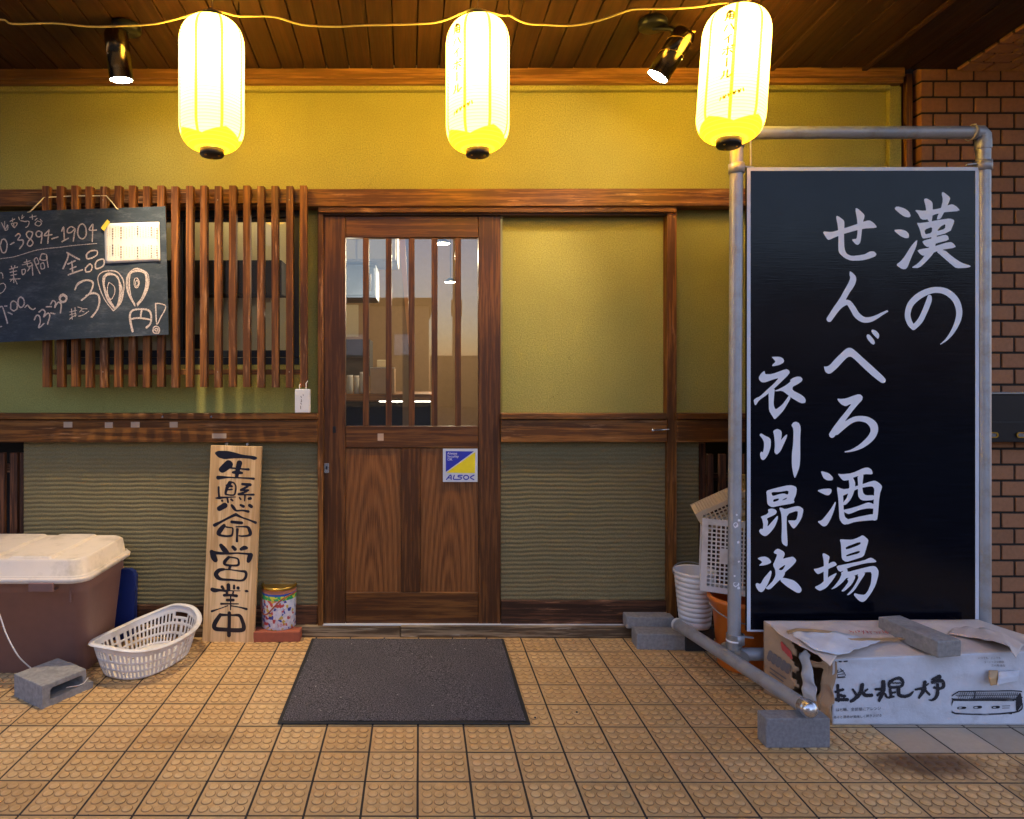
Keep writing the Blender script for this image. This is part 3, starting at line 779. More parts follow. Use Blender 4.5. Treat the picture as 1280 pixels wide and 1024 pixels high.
inner('extractor_hood', 'blue-grey steel hood under the white cabinet inside', 'hood', 3.85, (400, 331, 470, 372), M['steel_blue'], extra=app)
inner('menu_sheet', 'cream paper sheet hanging inside behind the left of the door glass', 'paper', 3.7, (425, 381, 448, 421), M['cream_wall'], .004, 0)
cn = thing('counter', 'dark bar counter with brown wooden top inside the door', 'counter', (X(450,3.8), 3.8, .05))
Lc = cn.location
obj('cupboard', MB().box(-1.0, .40, .03, .5, 0, Z(496,3.8)-Lc.z-.03), M['dark'], cn)
obj('top', MB().box(-1.0, .42, 0, .52, Z(496,3.8)-Lc.z-.028, Z(492.5,3.8)-Lc.z), M['beam'], cn, bevel=.003)
ztop = Z(492.5, 3.8)
for k, (u0, u1, v0, y) in enumerate(((433, 441.5, 469, 3.84), (442.5, 449, 469.5, 3.86), (449.5, 455, 465, 3.88))):
    t = thing('white_jar', ('left white jar on the counter behind the door glass', 'middle white jar on the counter behind the door glass', 'right, tallest white jar on the counter behind the door glass')[k], 'jar', (X((u0+u1)/2,y), y, ztop), group='white jars on the bar counter')
    r = (X(u1,y)-X(u0,y))/2; h = Z(v0,y)-ztop
    obj('body', MB().lathe([(.0001,0),(r*.9,0),(r,.01),(r,h*.85),(r*.8,h*.9)], 16), M['white_wall'], t)
    obj('lid', MB().lathe([(r*.9,h*.905),(r*.92,h),(.0001,h)], 16), M['paper'], t)
def bx(t, x0, x1, h): obj('flap', MB().box(x0, x1, -.004, .1, h+.001, h+.005), M['paper'], t)
inner('brown_box', 'brown cardboard box with a white top on the counter inside', 'box', 3.82, (463, 460.5, 493, 492.4), M['card_brown'], .2, extra=bx)
inner('small_carton', 'little cream carton standing on the brown box inside', 'carton', 3.90, (471, 450, 483, 459.3), M['cream_wall'], .1)
t = thing('glass_float', 'round glass globe at the counter behind the door glass', 'globe', tuple(P(497, 502, 3.74)))
obj('globe', MB().lathe([(.02*math.sin(PI*k/12)+1e-4, -.02*math.cos(PI*k/12)) for k in range(13)], 20), M['glass'], t)
obj('foot', MB().lathe([(.012,-.024),(.012,-.0195)], 12), M['black_metal'], t)
inner('black_shelf', 'black cabinet behind the bar seen through the door glass', 'cabinet', 4.3, (400, 424, 462, 470), M['dark'], .3, extra=lambda t, x0, x1, h: obj('shelf_edge', MB().box(x0, x1, -.012, 0, h*.5, h*.5+.01), M['alu'], t))
pt = thing('partition', 'narrow tan wooden screen edge slanting down inside the door', 'partition', tuple(P(500, 560, 3.6)))
Lp = pt.location
q = [P(498,292,3.6)-Lp, P(506,292,3.6)-Lp, P(513,430,3.6)-Lp, P(510.5,430,3.6)-Lp]
obj('edge_board', MB().add([tuple(a) for a in q] + [tuple(a + Vector((0,.03,0))) for a in q], [(0,1,2,3)[::-1],(4,5,6,7),(0,1,5,4),(1,2,6,5),(2,3,7,6),(3,0,4,7)]), M['orange_wood'], pt, fixn=True)
obj('screen', MB().box(.012, .05, .06, .08, -.9, 1.3), M['room'], pt)
obj('screen_foot', MB().box(-.03, .09, .04, .10, -1.0, -.9), M['room'], pt)
inner('curtain_board', 'cream board behind the lattice window, above a dark shelf', 'board', 3.42, (60, 262, 380, 470), M['cream_wall'], .01, 0)
def brk(t, x0, x1, h): obj('bracket', MB().box(-.02, .02, .12, .16, -.06, -.001), M['dark'], t)
inner('window_shelf', 'dark wooden shelf board seen through the lattice window', 'shelf', 3.25, (80, 325, 352, 368), M['dark'], .15, extra=brk)
inner('dark_book', 'dark folder leaning inside the lattice window, low at the middle', 'folder', 3.3, (214, 418, 258, 436), M['alu'], .02, extra=lambda t, x0, x1, h: obj('spine', MB().box(x0, x0+.01, -.004, 0, 0, h), M['dark'], t))
for k, (u, v, y) in enumerate(((553, 305, 4.0), (563, 353, 5.2))):
    p = P(u, v, y)
    t = thing('pendant_lamp', ('upper lit pendant lamp inside the shop', 'lower, farther lit pendant lamp inside the shop')[k], 'lamp', tuple(p), group='pendant lamps inside the shop')
    obj('shade', MB().lathe([(.046,0),(.044,.012),(.02,.03),(.006,.036)], 24), M['black_metal'], t)
    obj('bulb', MB().disc(.043, .002, 24, up=False), M['pendant'], t)
    obj('cord', MB().tube([(0,0,.036),(0,0,2.46-p.z)], .003, 6), M['black_plastic'], t)
    l = bpy.data.lights.new('room_light', 'POINT'); l.energy = ROOM_W; l.color = (1, .78, .5); l.shadow_soft_size = .008
    lo = bpy.data.objects.new('room_light', l); COL.objects.link(lo); lo.location = (p.x, p.y, p.z-.08)
l = bpy.data.lights.new('room_light', 'POINT'); l.energy = ROOM_W*.07; l.color = (1, .85, .65); l.shadow_soft_size = .008  # added fill light behind the door glass, no lamp stands here
lo = bpy.data.objects.new('room_light', l); COL.objects.link(lo); lo.location = (X(445,3.6), 3.25, 1.62)
l = bpy.data.lights.new('room_light', 'POINT'); l.energy = ROOM_W*.2; l.color = (1, .8, .5); l.shadow_soft_size = .008  # added fill for the board behind the lattice window, no lamp here
lo = bpy.data.objects.new('room_light', l); COL.objects.link(lo); lo.location = (X(290,3.2), 3.20, 2.22)
t = thing('strip_lamp', 'thin lit strip lamp over the bar counter inside', 'lamp', tuple(P(505, 502, 3.68)))
obj('tube', MB().tube([(X(474,3.68)-t.location.x,0,0),(X(538,3.68)-t.location.x,0,0)], .0022, 8), M['strip'], t)
obj('holder', MB().box(-.15, .13, .003, .02, .003, .008), M['black_metal'], t)

# ================================================================== ACROSS THE STREET (mirrored in the glass)
def house(label, x0, x1, y, h, m, n, roof=.3):
    t = thing('house', label, 'house', ((x0+x1)/2, y, -.1)); w = (x1-x0)/2
    obj('wall', MB().box(-w, w, -6, 0, 0, h), m, t)
    obj('roof', MB().box(-w-.15, w+.15, -6.2, .25, h+.002, h+roof), M['dark'], t, bevel=.03)
    for k in range(n):
        x = -w + (k+.5)*2*w/n
        f = obj('window', MB().box(x-.45, x+.45, .002, .05, h*.5, h*.5+.9), M['alu'], t)
        obj('pane', MB().box(x-.40, x+.40, .052, .06, h*.5+.05, h*.5+.85), M['steel_blue'], t)
house('beige house across the street, facing the shop', -3.4, .35, -20, 3.9, M['house_a'], 2)
house('added dark grey house across the street, for the sign to mirror', 7.5, 30, -20.5, 5.2, M['house_b'], 8, .3)  # unseen; added and kept dark so the lower sign reflects little light
house('added tall dark block left of the beige house, hiding sky from the window', -40, -3.7, -19, 12, M['house_b'], 9)  # unseen; added to keep bright sky out of the lattice window's reflection
gw = thing('garden_wall', 'low beige wall across the street beside the beige house', 'wall', (2.3, -20, -.1))
obj('wall', MB().box(-1.9, 5, -.2, 0, 0, 1.9), M['house_a'], gw); obj('coping', MB().box(-1.9, 5, -.25, .05, 1.902, 1.98), M['house_b'], gw)
up = thing('utility_pole', 'concrete utility pole across the street', 'pole', (1.35, -19, -.1))
obj('pole', MB().tube([(0,0,0),(0,0,8)], [.16,.10], 14), M['house_b'], up)
obj('crossarm', MB().box(-.8, .8, -.05, .05, 6.6, 6.7), M['dark'], up)
obj('transformer', MB().lathe([(.0001,0),(.2,0),(.2,.6),(.0001,.62)], 14, (0,.3,3.4)), M['house_b'], up)

# ================================================================== LANTERNS
def body_prof(R=.1135, Hh=.487, rc=.105, cap=.046):
    out = []; n = 240
    for k in range(n+1):
        z = .010 + (Hh-.020)*k/n
        d = min(z, Hh-z)
        if d < rc:
            q = (rc-d)/(rc-.010); r = cap + (R-cap)*math.sqrt(max(0, 1-q**2.4))
        else: r = R
        r += .0011*abs(math.sin(PI*z/.0115)) - .0006
        out.append((r, z))
    return out
lan_me = MB().lathe(body_prof(), 64).mesh('paper_body'); lan_me.materials.append(M['lantern'])
G = {'角': [(45,5,30,25),(38,12,62,12,55,25),(28,28,75,28,75,90,65,88),(28,28,26,70,15,92),(28,48,74,48),(28,66,74,66),(50,28,50,88)],
     'ハ': [(35,30,15,80),(60,25,85,80)], 'イ': [(70,15,20,55),(52,38,52,90)],
     'ボ': [(15,35,85,35),(50,12,50,88,42,84),(30,55,15,75),(68,55,85,75),(76,8,81,18),(89,5,94,16)],
     'ー': [(50,12,50,88)], 'ル': [(35,20,33,60,15,85),(60,15,60,82,92,55)]}
M['lan_ink'] = plain('lantern lettering', (.10, .055, .004), .8, bump=0)
M['lan_gold'] = plain('lantern small print', (.75, .45, .01), .8, bump=0)
def lantern(label, u, v, y, text, phi, tilt=(0, 0, 0), s=1.0, small=False, htop=.05):
    t = thing('paper_lantern', label, 'lantern', tuple(P(u, v, y)), tilt, 'lit paper lanterns hanging in front of the shop')
    t.scale = (s, s, s)
    obj('paper_body', lan_me, None, t)
    obj('bottom_cap', MB().lathe([(.0001,-.012),(.040,-.012),(.043,-.008),(.043,.014),(.0001,.015)], 32), M['black_plastic'], t)
    obj('rivets', MB().lathe([(.004,-.0125),(.003,-.015),(.0001,-.016)], 8, (.024,-.012,0)).lathe([(.004,-.0125),(.003,-.015),(.0001,-.016)], 8, (-.022,-.014,0)).lathe([(.004,-.0125),(.003,-.015),(.0001,-.016)], 8, (0,.024,0)), M['brass'], t)
    obj('top_cap', MB().lathe([(.047,.472),(.048,.489),(.042,.494),(.0001,.495)], 32), M['black_plastic'], t)
    obj('wire_loop', MB().tube([(-.044,0,.492),(-.03,0,.512),(0,0,.523),(.03,0,.512),(.044,0,.492)], .0016, 6).tube([(0,0,.523),(.003,0,.523+htop)], .0016, 6), M['pipe_dark'], t)
    if text:
        m = MB(); n = len(text); z0, z1, w = .425, .175 if text else 0, .044
        dz = (z0-z1)/n
        for k, c in enumerate(text):
            def fn(x, yy, k=k):
                a = phi + (x-50)/100*w/.1135; r = .1152
                return (r*math.sin(a), -r*math.cos(a), z0 - dz*(k + yy/108))
            ink(strokes=[[(g[i], g[i+1], 6.5) for i in range(0, len(g), 2)] for g in G[c]], step=3.4, merge=False, fn=fn, mb=m)
        obj('lettering', m, M['lan_ink'], t)
    if small:
        def fn(x, yy):
            a = phi - .1 + x/100*.6; r = .1151
            return (r*math.sin(a), -r*math.cos(a), .125 + x/100*.025 - yy/100*.03)
        obj('small_print', ink(strokes=[st(3.5, (x, 20), (x+(4 if k % 2 else -3), 60)) for k, x in enumerate(range(0, 100, 11))] + [st(3, (x, 40), (x+8, 36)) for x in range(4, 90, 22)], step=3, merge=False, fn=fn), M['lan_gold'], t)
    l = bpy.data.lights.new('lantern_bulb', 'POINT'); l.energy = LANT_W; l.color = (1, .69, .11); l.shadow_soft_size = .028
    lo = bpy.data.objects.new('lantern_bulb', l); COL.objects.link(lo); lo.parent = t; lo.location = (0, 0, .325)
    return t
YLN = 2.43
lantern('lit paper lantern hanging over the lattice window, without lettering in view', 265, 191, YLN, '', 0, tilt=(0, 0, .30))
lantern('lit paper lantern hanging upright over the door', 597, 191, YLN, '角ハイボール', -.76, small=True)
lantern('lit paper lantern hanging aslant over the black sign stand', 911, 179, 2.38, '角ハイボール', -.66, tilt=(-.05, .095, .04), small=True, htop=.03)

cb = thing('lamp_cable', 'yellowed electric cable looping between the lanterns under the ceiling', 'cable', tuple(P(597, 20, YLN)))
pts = [(-60,30),(0,24.6),(16,30),(66,29),(108,33),(141,33),(184,31),(213,26),(246,16.5),(262,12),(282,16.5),(298.5,20.3),(328,20.3),(348,22.3),(377,31),(420,33.4),(453,31.8),(518,30.2),(551,27),(581,15),(597,11),(614,16),(630,19.7),(637,19.5),(656,28.9),(682,31.2),(715,32),(748,26),(781,14.8),(797,11.5),(840,11),(874,8.6),(902,4.1),(930,1.7),(950,-6),(1000,-30)]
pts3 = [P(a, b, YLN + .02*math.sin(a*.02)) - cb.location for a, b in pts]
pts3 = [Vector(q) for q in smooth_stroke([tuple(p) for p in pts3], 4)]
obj('cord', MB().tube(pts3, .0034, 8), M['cable'], cb)
for a, b in ((298.5, 20.3), (636, 17)):
    p = P(a, b, YLN) - cb.location
    obj('screw_hook', MB().tube([p + Vector((0,0,-.004)), p + Vector((.004,0,.004)), p + Vector((0,0,.012)), p + Vector((0,0,.05))], .0028, 6), M['black_metal'], cb)

# ================================================================== SPOTLIGHTS
def spot(label, bu, bv, tu, tv, y, mu, mv, ydir, wrap=False, pw=1.):
    b = P(bu, bv, y); top = P(tu, tv, y) + Vector((0, ydir, 0)); ax = (top-b); L = ax.length; ax.normalize()
    q = ax.to_track_quat('Z', 'Y')
    t = thing('spotlight', label, 'spotlight', tuple(b), tuple(q.to_euler()), 'spotlights on the ceiling')
    r = .044
    obj('barrel', MB().lathe([(r-.003,.004),(r,0),(r,L*.93),(r-.006,L),(.0001,L+.001)], 36), M['barrel'], t)
    obj('lamp_face', MB().disc(r-.004, .003, 32, up=False), M['lamp_face'], t)
    obj('screw', MB().lathe([(.0035,0),(.003,.002),(.0001,.0025)], 8).xf(Matrix.Translation((0,-r+.0002,L*.5)) @ Matrix.Rotation(PI/2, 4, 'X')), M['chrome'], t)
    m = P(mu, mv, y+.03); m.z = 2.502 + (2.965-m.y)*.085 + .001
    R = q.to_matrix().inverted()
    loc = R @ (m-b)
    me = MB().lathe([(.0001,-.001),(.052,-.001),(.055,-.006),(.055,-.026),(.048,-.032),(.0001,-.032)], 32)
    me.v = [tuple(R @ Vector(p) + loc) for p in me.v]
    obj('ceiling_mount', me, M['black_metal'], t)
    a0 = R @ (m + Vector((0,0,-.03)) - b)
    obj('swivel_arm', MB().tube([a0, (a0 + Vector((0,0,L)))*.5 + Vector((.008,0,.01)), Vector((0,0,L-.01))], .010, 10), M['black_metal'], t)
    if wrap:
        w = [(1.02*r*math.cos(k*.55), 1.02*r*math.sin(k*.55), L*(.35+.55*k/22)) for k in range(23)]
        obj('binding_wire', MB().tube(w, .0016, 6).tube([w[-1], (.01,-.03,L+.02), a0 + Vector((.01,-.01,.0))], .003, 6), M['brass'], t)
    l = bpy.data.lights.new('spot_light', 'SPOT'); l.energy = SPOT_W*pw; l.color = (1, .80, .50); l.spot_size = math.radians(74); l.spot_blend = 1.; l.shadow_soft_size = .035
    lo = bpy.data.objects.new('spot_light', l); COL.objects.link(lo); lo.parent = t; lo.location = (0, 0, -.012)
    return t
spot('left ceiling spotlight, a brass-sided barrel pointing straight down over the lattice', 152, 101, 147.5, 42, 2.60, 158, 20, -.02)
spot('right ceiling spotlight, a slanting barrel bound with wire beside the sign stand lantern', 821.5, 96.5, 853, 45, 2.58, 816, 20, -.03, True, .55)

# ================================================================== SIGN STAND
YS = 2.50
sg = thing('sign_stand', 'tall black sign board with white brush lettering in a steel pipe frame', 'sign', (X(1075, YS), YS, 0))
Ls = sg.location
def sp(u, v, y=YS): return P(u, v, y) - Ls
rp = .0230
PZ = .122
ul_t, ul_b = sp(920.5, 178), sp(917.5, 820)
ul_b.z = PZ + .02
obj('upright', MB().tube([ul_b, ul_t], rp, 24), M['pipe'], sg, label='left galvanised upright of the sign frame')
ur_t, ur_b = sp(1229, 181), sp(1229.5, 800); ur_b.z = PZ + .02
obj('upright', MB().tube([ur_b, ur_t], rp, 24), M['pipe'], sg, label='right galvanised upright of the sign frame')
ztb = sp(1000, 166).z
obj('top_bar', MB().tube([(ul_t.x+.01, 0, ztb), (ur_t.x-.025, 0, ztb)], rp, 24), M['pipe'], sg)
e0 = Vector((ur_t.x-.035, 0, ztb)); 
obj('elbow', MB().tube([e0, (ur_t.x-.012,0,ztb), (ur_t.x-.001,0,ztb-.012), (ur_t.x,0,ztb-.04), (ur_t.x,0,ztb-.062)], rp+.003, 24), M['pipe'], sg)
obj('elbow', MB().tube([(ul_t.x+.03,0,ztb), (ul_t.x+.010,0,ztb), (ul_t.x,0,ztb-.012), (ul_t.x,0,ztb-.04), (ul_t.x,0,ztb-.055)], rp+.003, 24), M['pipe'], sg)
for x, zs in ((ul_t.x, (sp(0,212).z, sp(0,797).z)), (ur_t.x, (sp(0,209).z, sp(0,790).z))):
    for z in zs:
        obj('clamp', MB().lathe([(rp+.001,-.018),(rp+.005,-.018),(rp+.005,.018),(rp+.001,.018)], 24, (x,0,z)).add(
            [(x,-.006,z+.012),(x,.006,z+.012),(x+(.062 if x < 0 else -.062),.006,z+.006),(x+(.062 if x < 0 else -.062),-.006,z+.006),
             (x,-.006,z+.008),(x,.006,z+.008),(x+(.062 if x < 0 else -.062),.006,z+.002),(x+(.062 if x < 0 else -.062),-.006,z+.002)],
            [(0,1,2,3),(7,6,5,4),(0,3,7,4),(1,5,6,2),(3,2,6,7)]), M['pipe'], sg)
obj('collar', MB().lathe([(rp+.001,0),(rp+.0045,0),(rp+.0045,.012),(rp+.001,.012)], 24, (ul_t.x,0,sp(0,186).z)), M['pipe_dark'], sg)
obj('hanging_wire', MB().tube([(ul_t.x+.052,0,ztb-rp), (ul_t.x+.053,0,sp(0,208).z)], .0035, 6), M['pipe'], sg)
obj('tie_cord', MB().tube([(ur_t.x-.045+.004*math.sin(a), (rp+.006)*math.cos(a), ztb+(rp+.006)*math.sin(a)) for a in [k*.5 for k in range(14)]] + [(ur_t.x-.048,-.027,ztb+.022)], .0022, 6), M['rope'], sg)
# feet: pipe with steel ball end, running from the wall to the front block
fb = P(846, 777, 2.80) - Ls; fb.z = PZ
ff = P(1009, 884, 2.09) - Ls; ff.z = PZ + .004
obj('foot', MB().tube([fb, ff], rp, 24), M['pipe'], sg, label='left foot pipe lying on grey blocks')
fb2 = fb + (ur_b-ul_b); ff2 = ff + (ur_b-ul_b); fb2.z = PZ; ff2.z = PZ
ff2 = fb2 + (ff2-fb2)*.52
obj('foot', MB().tube([fb2, ff2], rp, 24), M['pipe'], sg)
d = (ff-fb).normalized(); q = d.to_track_quat('Z', 'Y').to_matrix().to_4x4()
obj('end_cap', MB().lathe([(rp+.002,-.02),(rp+.004,-.004),(rp+.004,.004),(rp+.002,.008)] + [((rp+.003)*math.cos(a), .008+(rp+.0)*math.sin(a)) for a in [k*PI/20 for k in range(1, 11)]], 24).xf(Matrix.Translation(ff) @ q), M['chrome'], sg, label='round steel cap on the front end of the foot pipe')
obj('end_cap', MB().lathe([(rp+.001,-.012),(rp+.003,0),(rp*.8,.010),(.0001,.014)], 20).xf(Matrix.Translation(fb) @ (-d).to_track_quat('Z', 'Y').to_matrix().to_4x4()), M['white_plastic'], sg)
obj('bottom_bar', MB().tube([(ul_b.x+.02,.0,PZ), (ur_b.x-.02,.0,PZ)], rp, 20), M['pipe'], sg)
for b in (ul_b, ur_b):
    obj('tee_joint', MB().tube([Vector((b.x,0,PZ)) - d*.05, Vector((b.x,0,PZ)) + d*.05], rp+.004, 20).tube([(b.x,0,PZ),(b.x,0,PZ+.075)], rp+.004, 20), M['pipe_dark'], sg)
obj('tape_mark', MB().lathe([(rp+.0045,0),(rp+.0048,0),(rp+.0048,.007),(rp+.0045,.007)], 24, (ul_b.x,0,sp(0,800).z)), M['white_paint'], sg)
# splashes of white paint on the left upright
sm_ = MB()
for u, v, r in ((918,728,4),(921,733,2.2),(916,718,1.2),(921,700,1.5),(917,655,3.2),(921,649,2),(918,642,1.2),(920,676,1.8)):
    a = math.asin(max(-.95, min(.95, (sp(u,v).x - (ul_t.x*.5+ul_b.x*.5))/rp)))
    z = sp(u, v).z; xc = ul_b.x + (ul_t.x-ul_b.x)*(z-ul_b.z)/(ul_t.z-ul_b.z); rr = r*.0028
    o = len(sm_.v); n = 10
    sm_.add([(xc + (rp+.0006)*math.sin(a + rr/rp*math.cos(2*PI*k/n)), -(rp+.0006)*math.cos(a + rr/rp*math.cos(2*PI*k/n)), z + rr*random.uniform(.6,1.3)*math.sin(2*PI*k/n)) for k in range(n)], [tuple(range(n))])
obj('paint_splashes', sm_, M['white_paint'], sg)
yb0, yb1 = -.008, .007
x0, x1, z0, z1 = sp(932.5,0).x, sp(1221,0).x, sp(0,787).z, sp(0,211.5).z
bd = obj('board', MB().box(x0, x1, yb0, yb1, z0, z1), M['sign'], sg, bevel=.001)
e = .0125
for b in ((x0-.0006, x0+e, z0, z1), (x1-e, x1+.0006, z0, z1), (x0+e+.0001, x1-e-.0001, z1-e, z1+.0006), (x0+e+.0001, x1-e-.0001, z0-.0006, z0+.006)):
    obj('painted_edge', MB().box(b[0], b[1], yb0-.0012, yb0-.0002, b[2], b[3]), M['edge_paint'], sg)
def glyph(x0_, y0_, sc, polys=(), strokes=(), holes=(), step=4.):
    def fn(x, y):
        p = P(x0_ + x/sc, y0_ + y/sc, YS + yb0 - .0006); return (p.x-Ls.x, yb0-.0006, p.z)
    obj('character', ink(polys, strokes, holes, step, fn=fn), M['white_paint'], sg)
A, B_, C_ = 7.877, 9.309, 11.378
glyph(1100, 220, A, [
 [(140,320),(165,298),(240,318),(285,350),(305,395),(285,410),(235,400),(180,360)],
 [(130,532),(200,525),(255,540),(285,570),(285,610),(250,615),(195,590)],
 [(370,628),(360,690),(310,800),(265,915),(220,920),(155,875),(205,840),(245,790),(300,700),(345,645)],
 [(340,332),(440,345),(600,318),(680,285),(715,278),(760,305),(790,345),(620,358),(520,385),(465,430),(405,430),(375,375)],
 [(430,228),(460,220),(510,250),(520,280),(515,440),(490,455),(465,430),(450,300)],
 [(605,165),(625,157),(690,210),(690,235),(640,340),(600,420),(560,432),(565,400),(600,320),(620,240)],
 [(360,460),(400,465),(600,430),(690,418),(733,435),(725,470),(690,555),(430,622),(410,600),(390,520)],
 [(415,640),(520,612),(640,578),(670,590),(680,632),(545,665),(470,705),(430,675)],
 [(362,728),(500,705),(690,645),(730,670),(750,705),(600,728),(430,790),(395,770)],
 [(515,560),(555,545),(560,600),(545,680),(540,730),(475,730),(500,640)],
 [(460,740),(545,705),(530,760),(450,850),(385,907),(305,905),(370,865),(430,800)],
 [(550,740),(630,725),(720,800),(800,855),(905,888),(860,905),(750,910),(700,870),(620,800)]],
 holes=[[(438,530),(515,500),(510,560),(445,577)], [(600,495),(645,472),(640,522),(555,546)]])
glyph(1100, 340, A, strokes=[[(488,245,20),(480,290,27),(440,390,27),(395,480,27),(330,548,25)], [(330,548,25),(292,500,28),(272,420,28),(300,320,30),(380,240,32),(480,190,30),(570,177,29),(660,200,32),(740,270,32),(778,370,31),(770,470,28),(720,580,20),(660,660,12),(595,713,3)]])
glyph(1010, 245, B_, [
 [(165,410),(270,422),(350,400),(580,325),(680,288),(720,285),(760,310),(800,355),(795,372),(640,380),(420,440),(340,470),(240,515),(215,495)],
 [(325,240),(345,230),(415,280),(425,310),(418,480),(425,620),(450,675),(510,700),(600,690),(660,680),(720,645),(770,645),(800,680),(780,705),(700,735),(620,752),(500,755),(430,725),(365,670),(352,620),(355,450),(345,340)],
 [(548,145),(575,142),(650,210),(660,235),(640,300),(625,420),(610,545),(580,572),(550,560),(508,510),(530,502),(565,500),(578,420),(575,300)]])
glyph(1010, 350, B_, strokes=[[(490,-95,5),(508,-60,24),(525,-15,36),(505,50,38),(450,140,34),(400,230,34),(320,350,36),(248,457,32)], [(300,380,34),(350,320,34),(410,275,32),(470,265,30),(520,330,34),(570,410,36),(640,460,34),(720,462,30),(800,430,22),(860,395,16),(920,365,12)]])
glyph(1010, 400, B_, [
 [(680,185),(690,167),(715,170),(770,235),(780,270),(765,290),(735,275),(690,220)], [(735,125),(750,110),(790,125),(825,160),(830,190),(815,223),(790,200),(750,160)],
 [(183,540),(210,545),(250,530),(330,440),(430,345),(465,325),(500,325),(540,350),(700,495),(870,650),(907,695),(900,725),(875,738),(840,725),(700,610),(540,455),(500,427),(470,430),(440,450),(330,570),(270,620),(235,627),(200,605)]])
glyph(1010, 480, B_, [[(338,170),(380,175),(440,170),(570,122),(610,122),(638,150),(630,190),(575,245),(500,230),(440,262),(390,240),(360,210)]],
 [[(575,190,38),(500,290,30),(400,420,33),(330,520,38),(280,592,35)], [(330,560,34),(400,500,34),(480,442,30),(550,410,30),(620,405,32),(700,425,38),(762,485,46),(768,560,42),(725,635,38),(640,710,30),(560,755,20),(490,780,11),(432,790,6)]])
glyph(1005, 575, B_, [
 [(195,135),(215,132),(290,155),(335,200),(340,225),(325,240),(265,238),(225,210)], [(150,358),(210,338),(300,332),(322,345),(318,380),(290,412),(255,410),(200,385)],
 [(365,482),(372,500),(350,590),(310,690),(265,765),(230,775),(200,760),(155,715),(205,705),(260,640),(320,560)],
 [(390,158),(440,168),(560,155),(700,92),(745,88),(785,110),(800,150),(795,168),(700,165),(560,210),(515,235),(460,243),(430,215)],
 [(380,315),(415,325),(440,345),(455,400),(460,560),(470,640),(480,670),(515,690),(490,755),(450,745),(412,690),(408,600),(400,450)],
 [(385,320),(480,345),(640,295),(800,243),(840,245),(900,290),(910,320),(880,400),(855,695),(820,708),(800,700),(815,400),(820,340),(800,310),(760,308),(640,330),(480,405),(420,430)],
 [(470,690),(520,690),(640,660),(810,628),(860,640),(850,700),(800,700),(600,718),(490,755),(440,720)],
 [(460,580),(540,565),(650,530),(740,495),(780,500),(815,520),(810,568),(750,562),(650,580),(525,632),(490,620),(460,600)],
 [(515,200),(570,205),(595,260),(595,300),(580,380),(545,460),(490,520),(455,525),(460,490),(500,440),(520,370),(530,300)],
 [(622,185),(690,170),(690,200),(680,280),(680,340),(690,390),(720,412),(820,410),(820,465),(700,475),(655,460),(630,420),(628,340),(630,280)]])
glyph(1005, 655, B_, [
 [(415,178),(470,182),(560,185),(640,155),(685,128),(750,185),(745,215),(720,300),(695,380),(600,410),(490,445),(440,410),(435,330),(430,230)],
 [(375,490),(480,470),(700,425),(770,392),(800,400),(845,435),(830,448),(720,455),(510,510),(430,560),(395,540)],
 [(430,555),(510,560),(640,525),(800,487),(840,500),(868,545),(865,600),(835,710),(780,810),(715,895),(680,910),(640,895),(580,830),(585,805),(640,820),(705,828),(745,780),(780,690),(790,560),(720,560),(600,595),(490,635),(440,620)],
 [(480,500),(510,540),(500,620),(440,690),(370,745),(310,765),(360,715),(410,650),(440,580)], [(500,640),(580,590),(600,620),(560,700),(470,785),(430,785),(470,740),(520,670)],
 [(620,590),(700,565),(712,580),(660,660),(590,770),(525,828),(495,828),(560,760),(610,680),(635,620)],
 [(212,345),(240,342),(295,375),(298,395),(285,440),(278,620),(275,690),(230,700),(228,560),(232,440)],
 [(108,525),(150,520),(240,490),(330,440),(360,442),(385,475),(360,490),(280,525),(170,587),(145,575)], [(120,735),(190,705),(280,620),(380,567),(378,585),(330,660),(260,745),(190,778),(160,770)]],
 holes=[[(483,268),(655,205),(660,240),(490,303)], [(490,360),(650,308),(648,340),(490,383)]])
glyph(930, 430, C_, [
 [(388,182),(510,183),(555,205),(572,240),(560,270),(500,300),(405,320),(400,300),(450,255),(420,215)],
 [(275,392),(295,385),(300,432),(400,430),(600,355),(640,375),(652,410),(620,450),(540,530),(440,625),(330,720),(215,800),(165,878),(145,850),(138,795),(180,765),(225,750),(330,650),(420,570),(500,482),(400,510),(300,548),(250,545),(215,510),(210,475),(240,425)],
 [(350,690),(440,630),(430,720),(420,860),(445,940),(540,870),(600,790),(640,730),(665,770),(620,850),(560,950),(490,1025),(435,1078),(400,1020),(355,950),(352,800)],
 [(440,662),(480,650),(580,600),(665,535),(655,515),(700,480),(760,463),(810,470),(835,500),(820,535),(760,575),(690,610),(690,660),(800,715),(860,760),(880,800),(870,840),(810,845),(680,770),(630,730),(545,665),(450,675)]], step=5)
glyph(930, 515, C_, [
 [(218,325),(245,303),(300,340),(360,365),(383,400),(380,500),(350,590),(310,660),(275,688),(240,670),(225,600),(245,562),(270,580),(285,500),(285,430),(260,380)],
 [(412,270),(470,240),(520,260),(538,290),(535,350),(525,405),(570,350),(615,315),(610,360),(570,450),(520,560),(465,610),(430,575),(440,470),(430,340)],
 [(672,190),(700,150),(740,138),(785,160),(808,220),(798,400),(800,650),(790,780),(755,880),(722,948),(700,880),(680,760),(680,600),(700,450),(705,240)]], step=5)
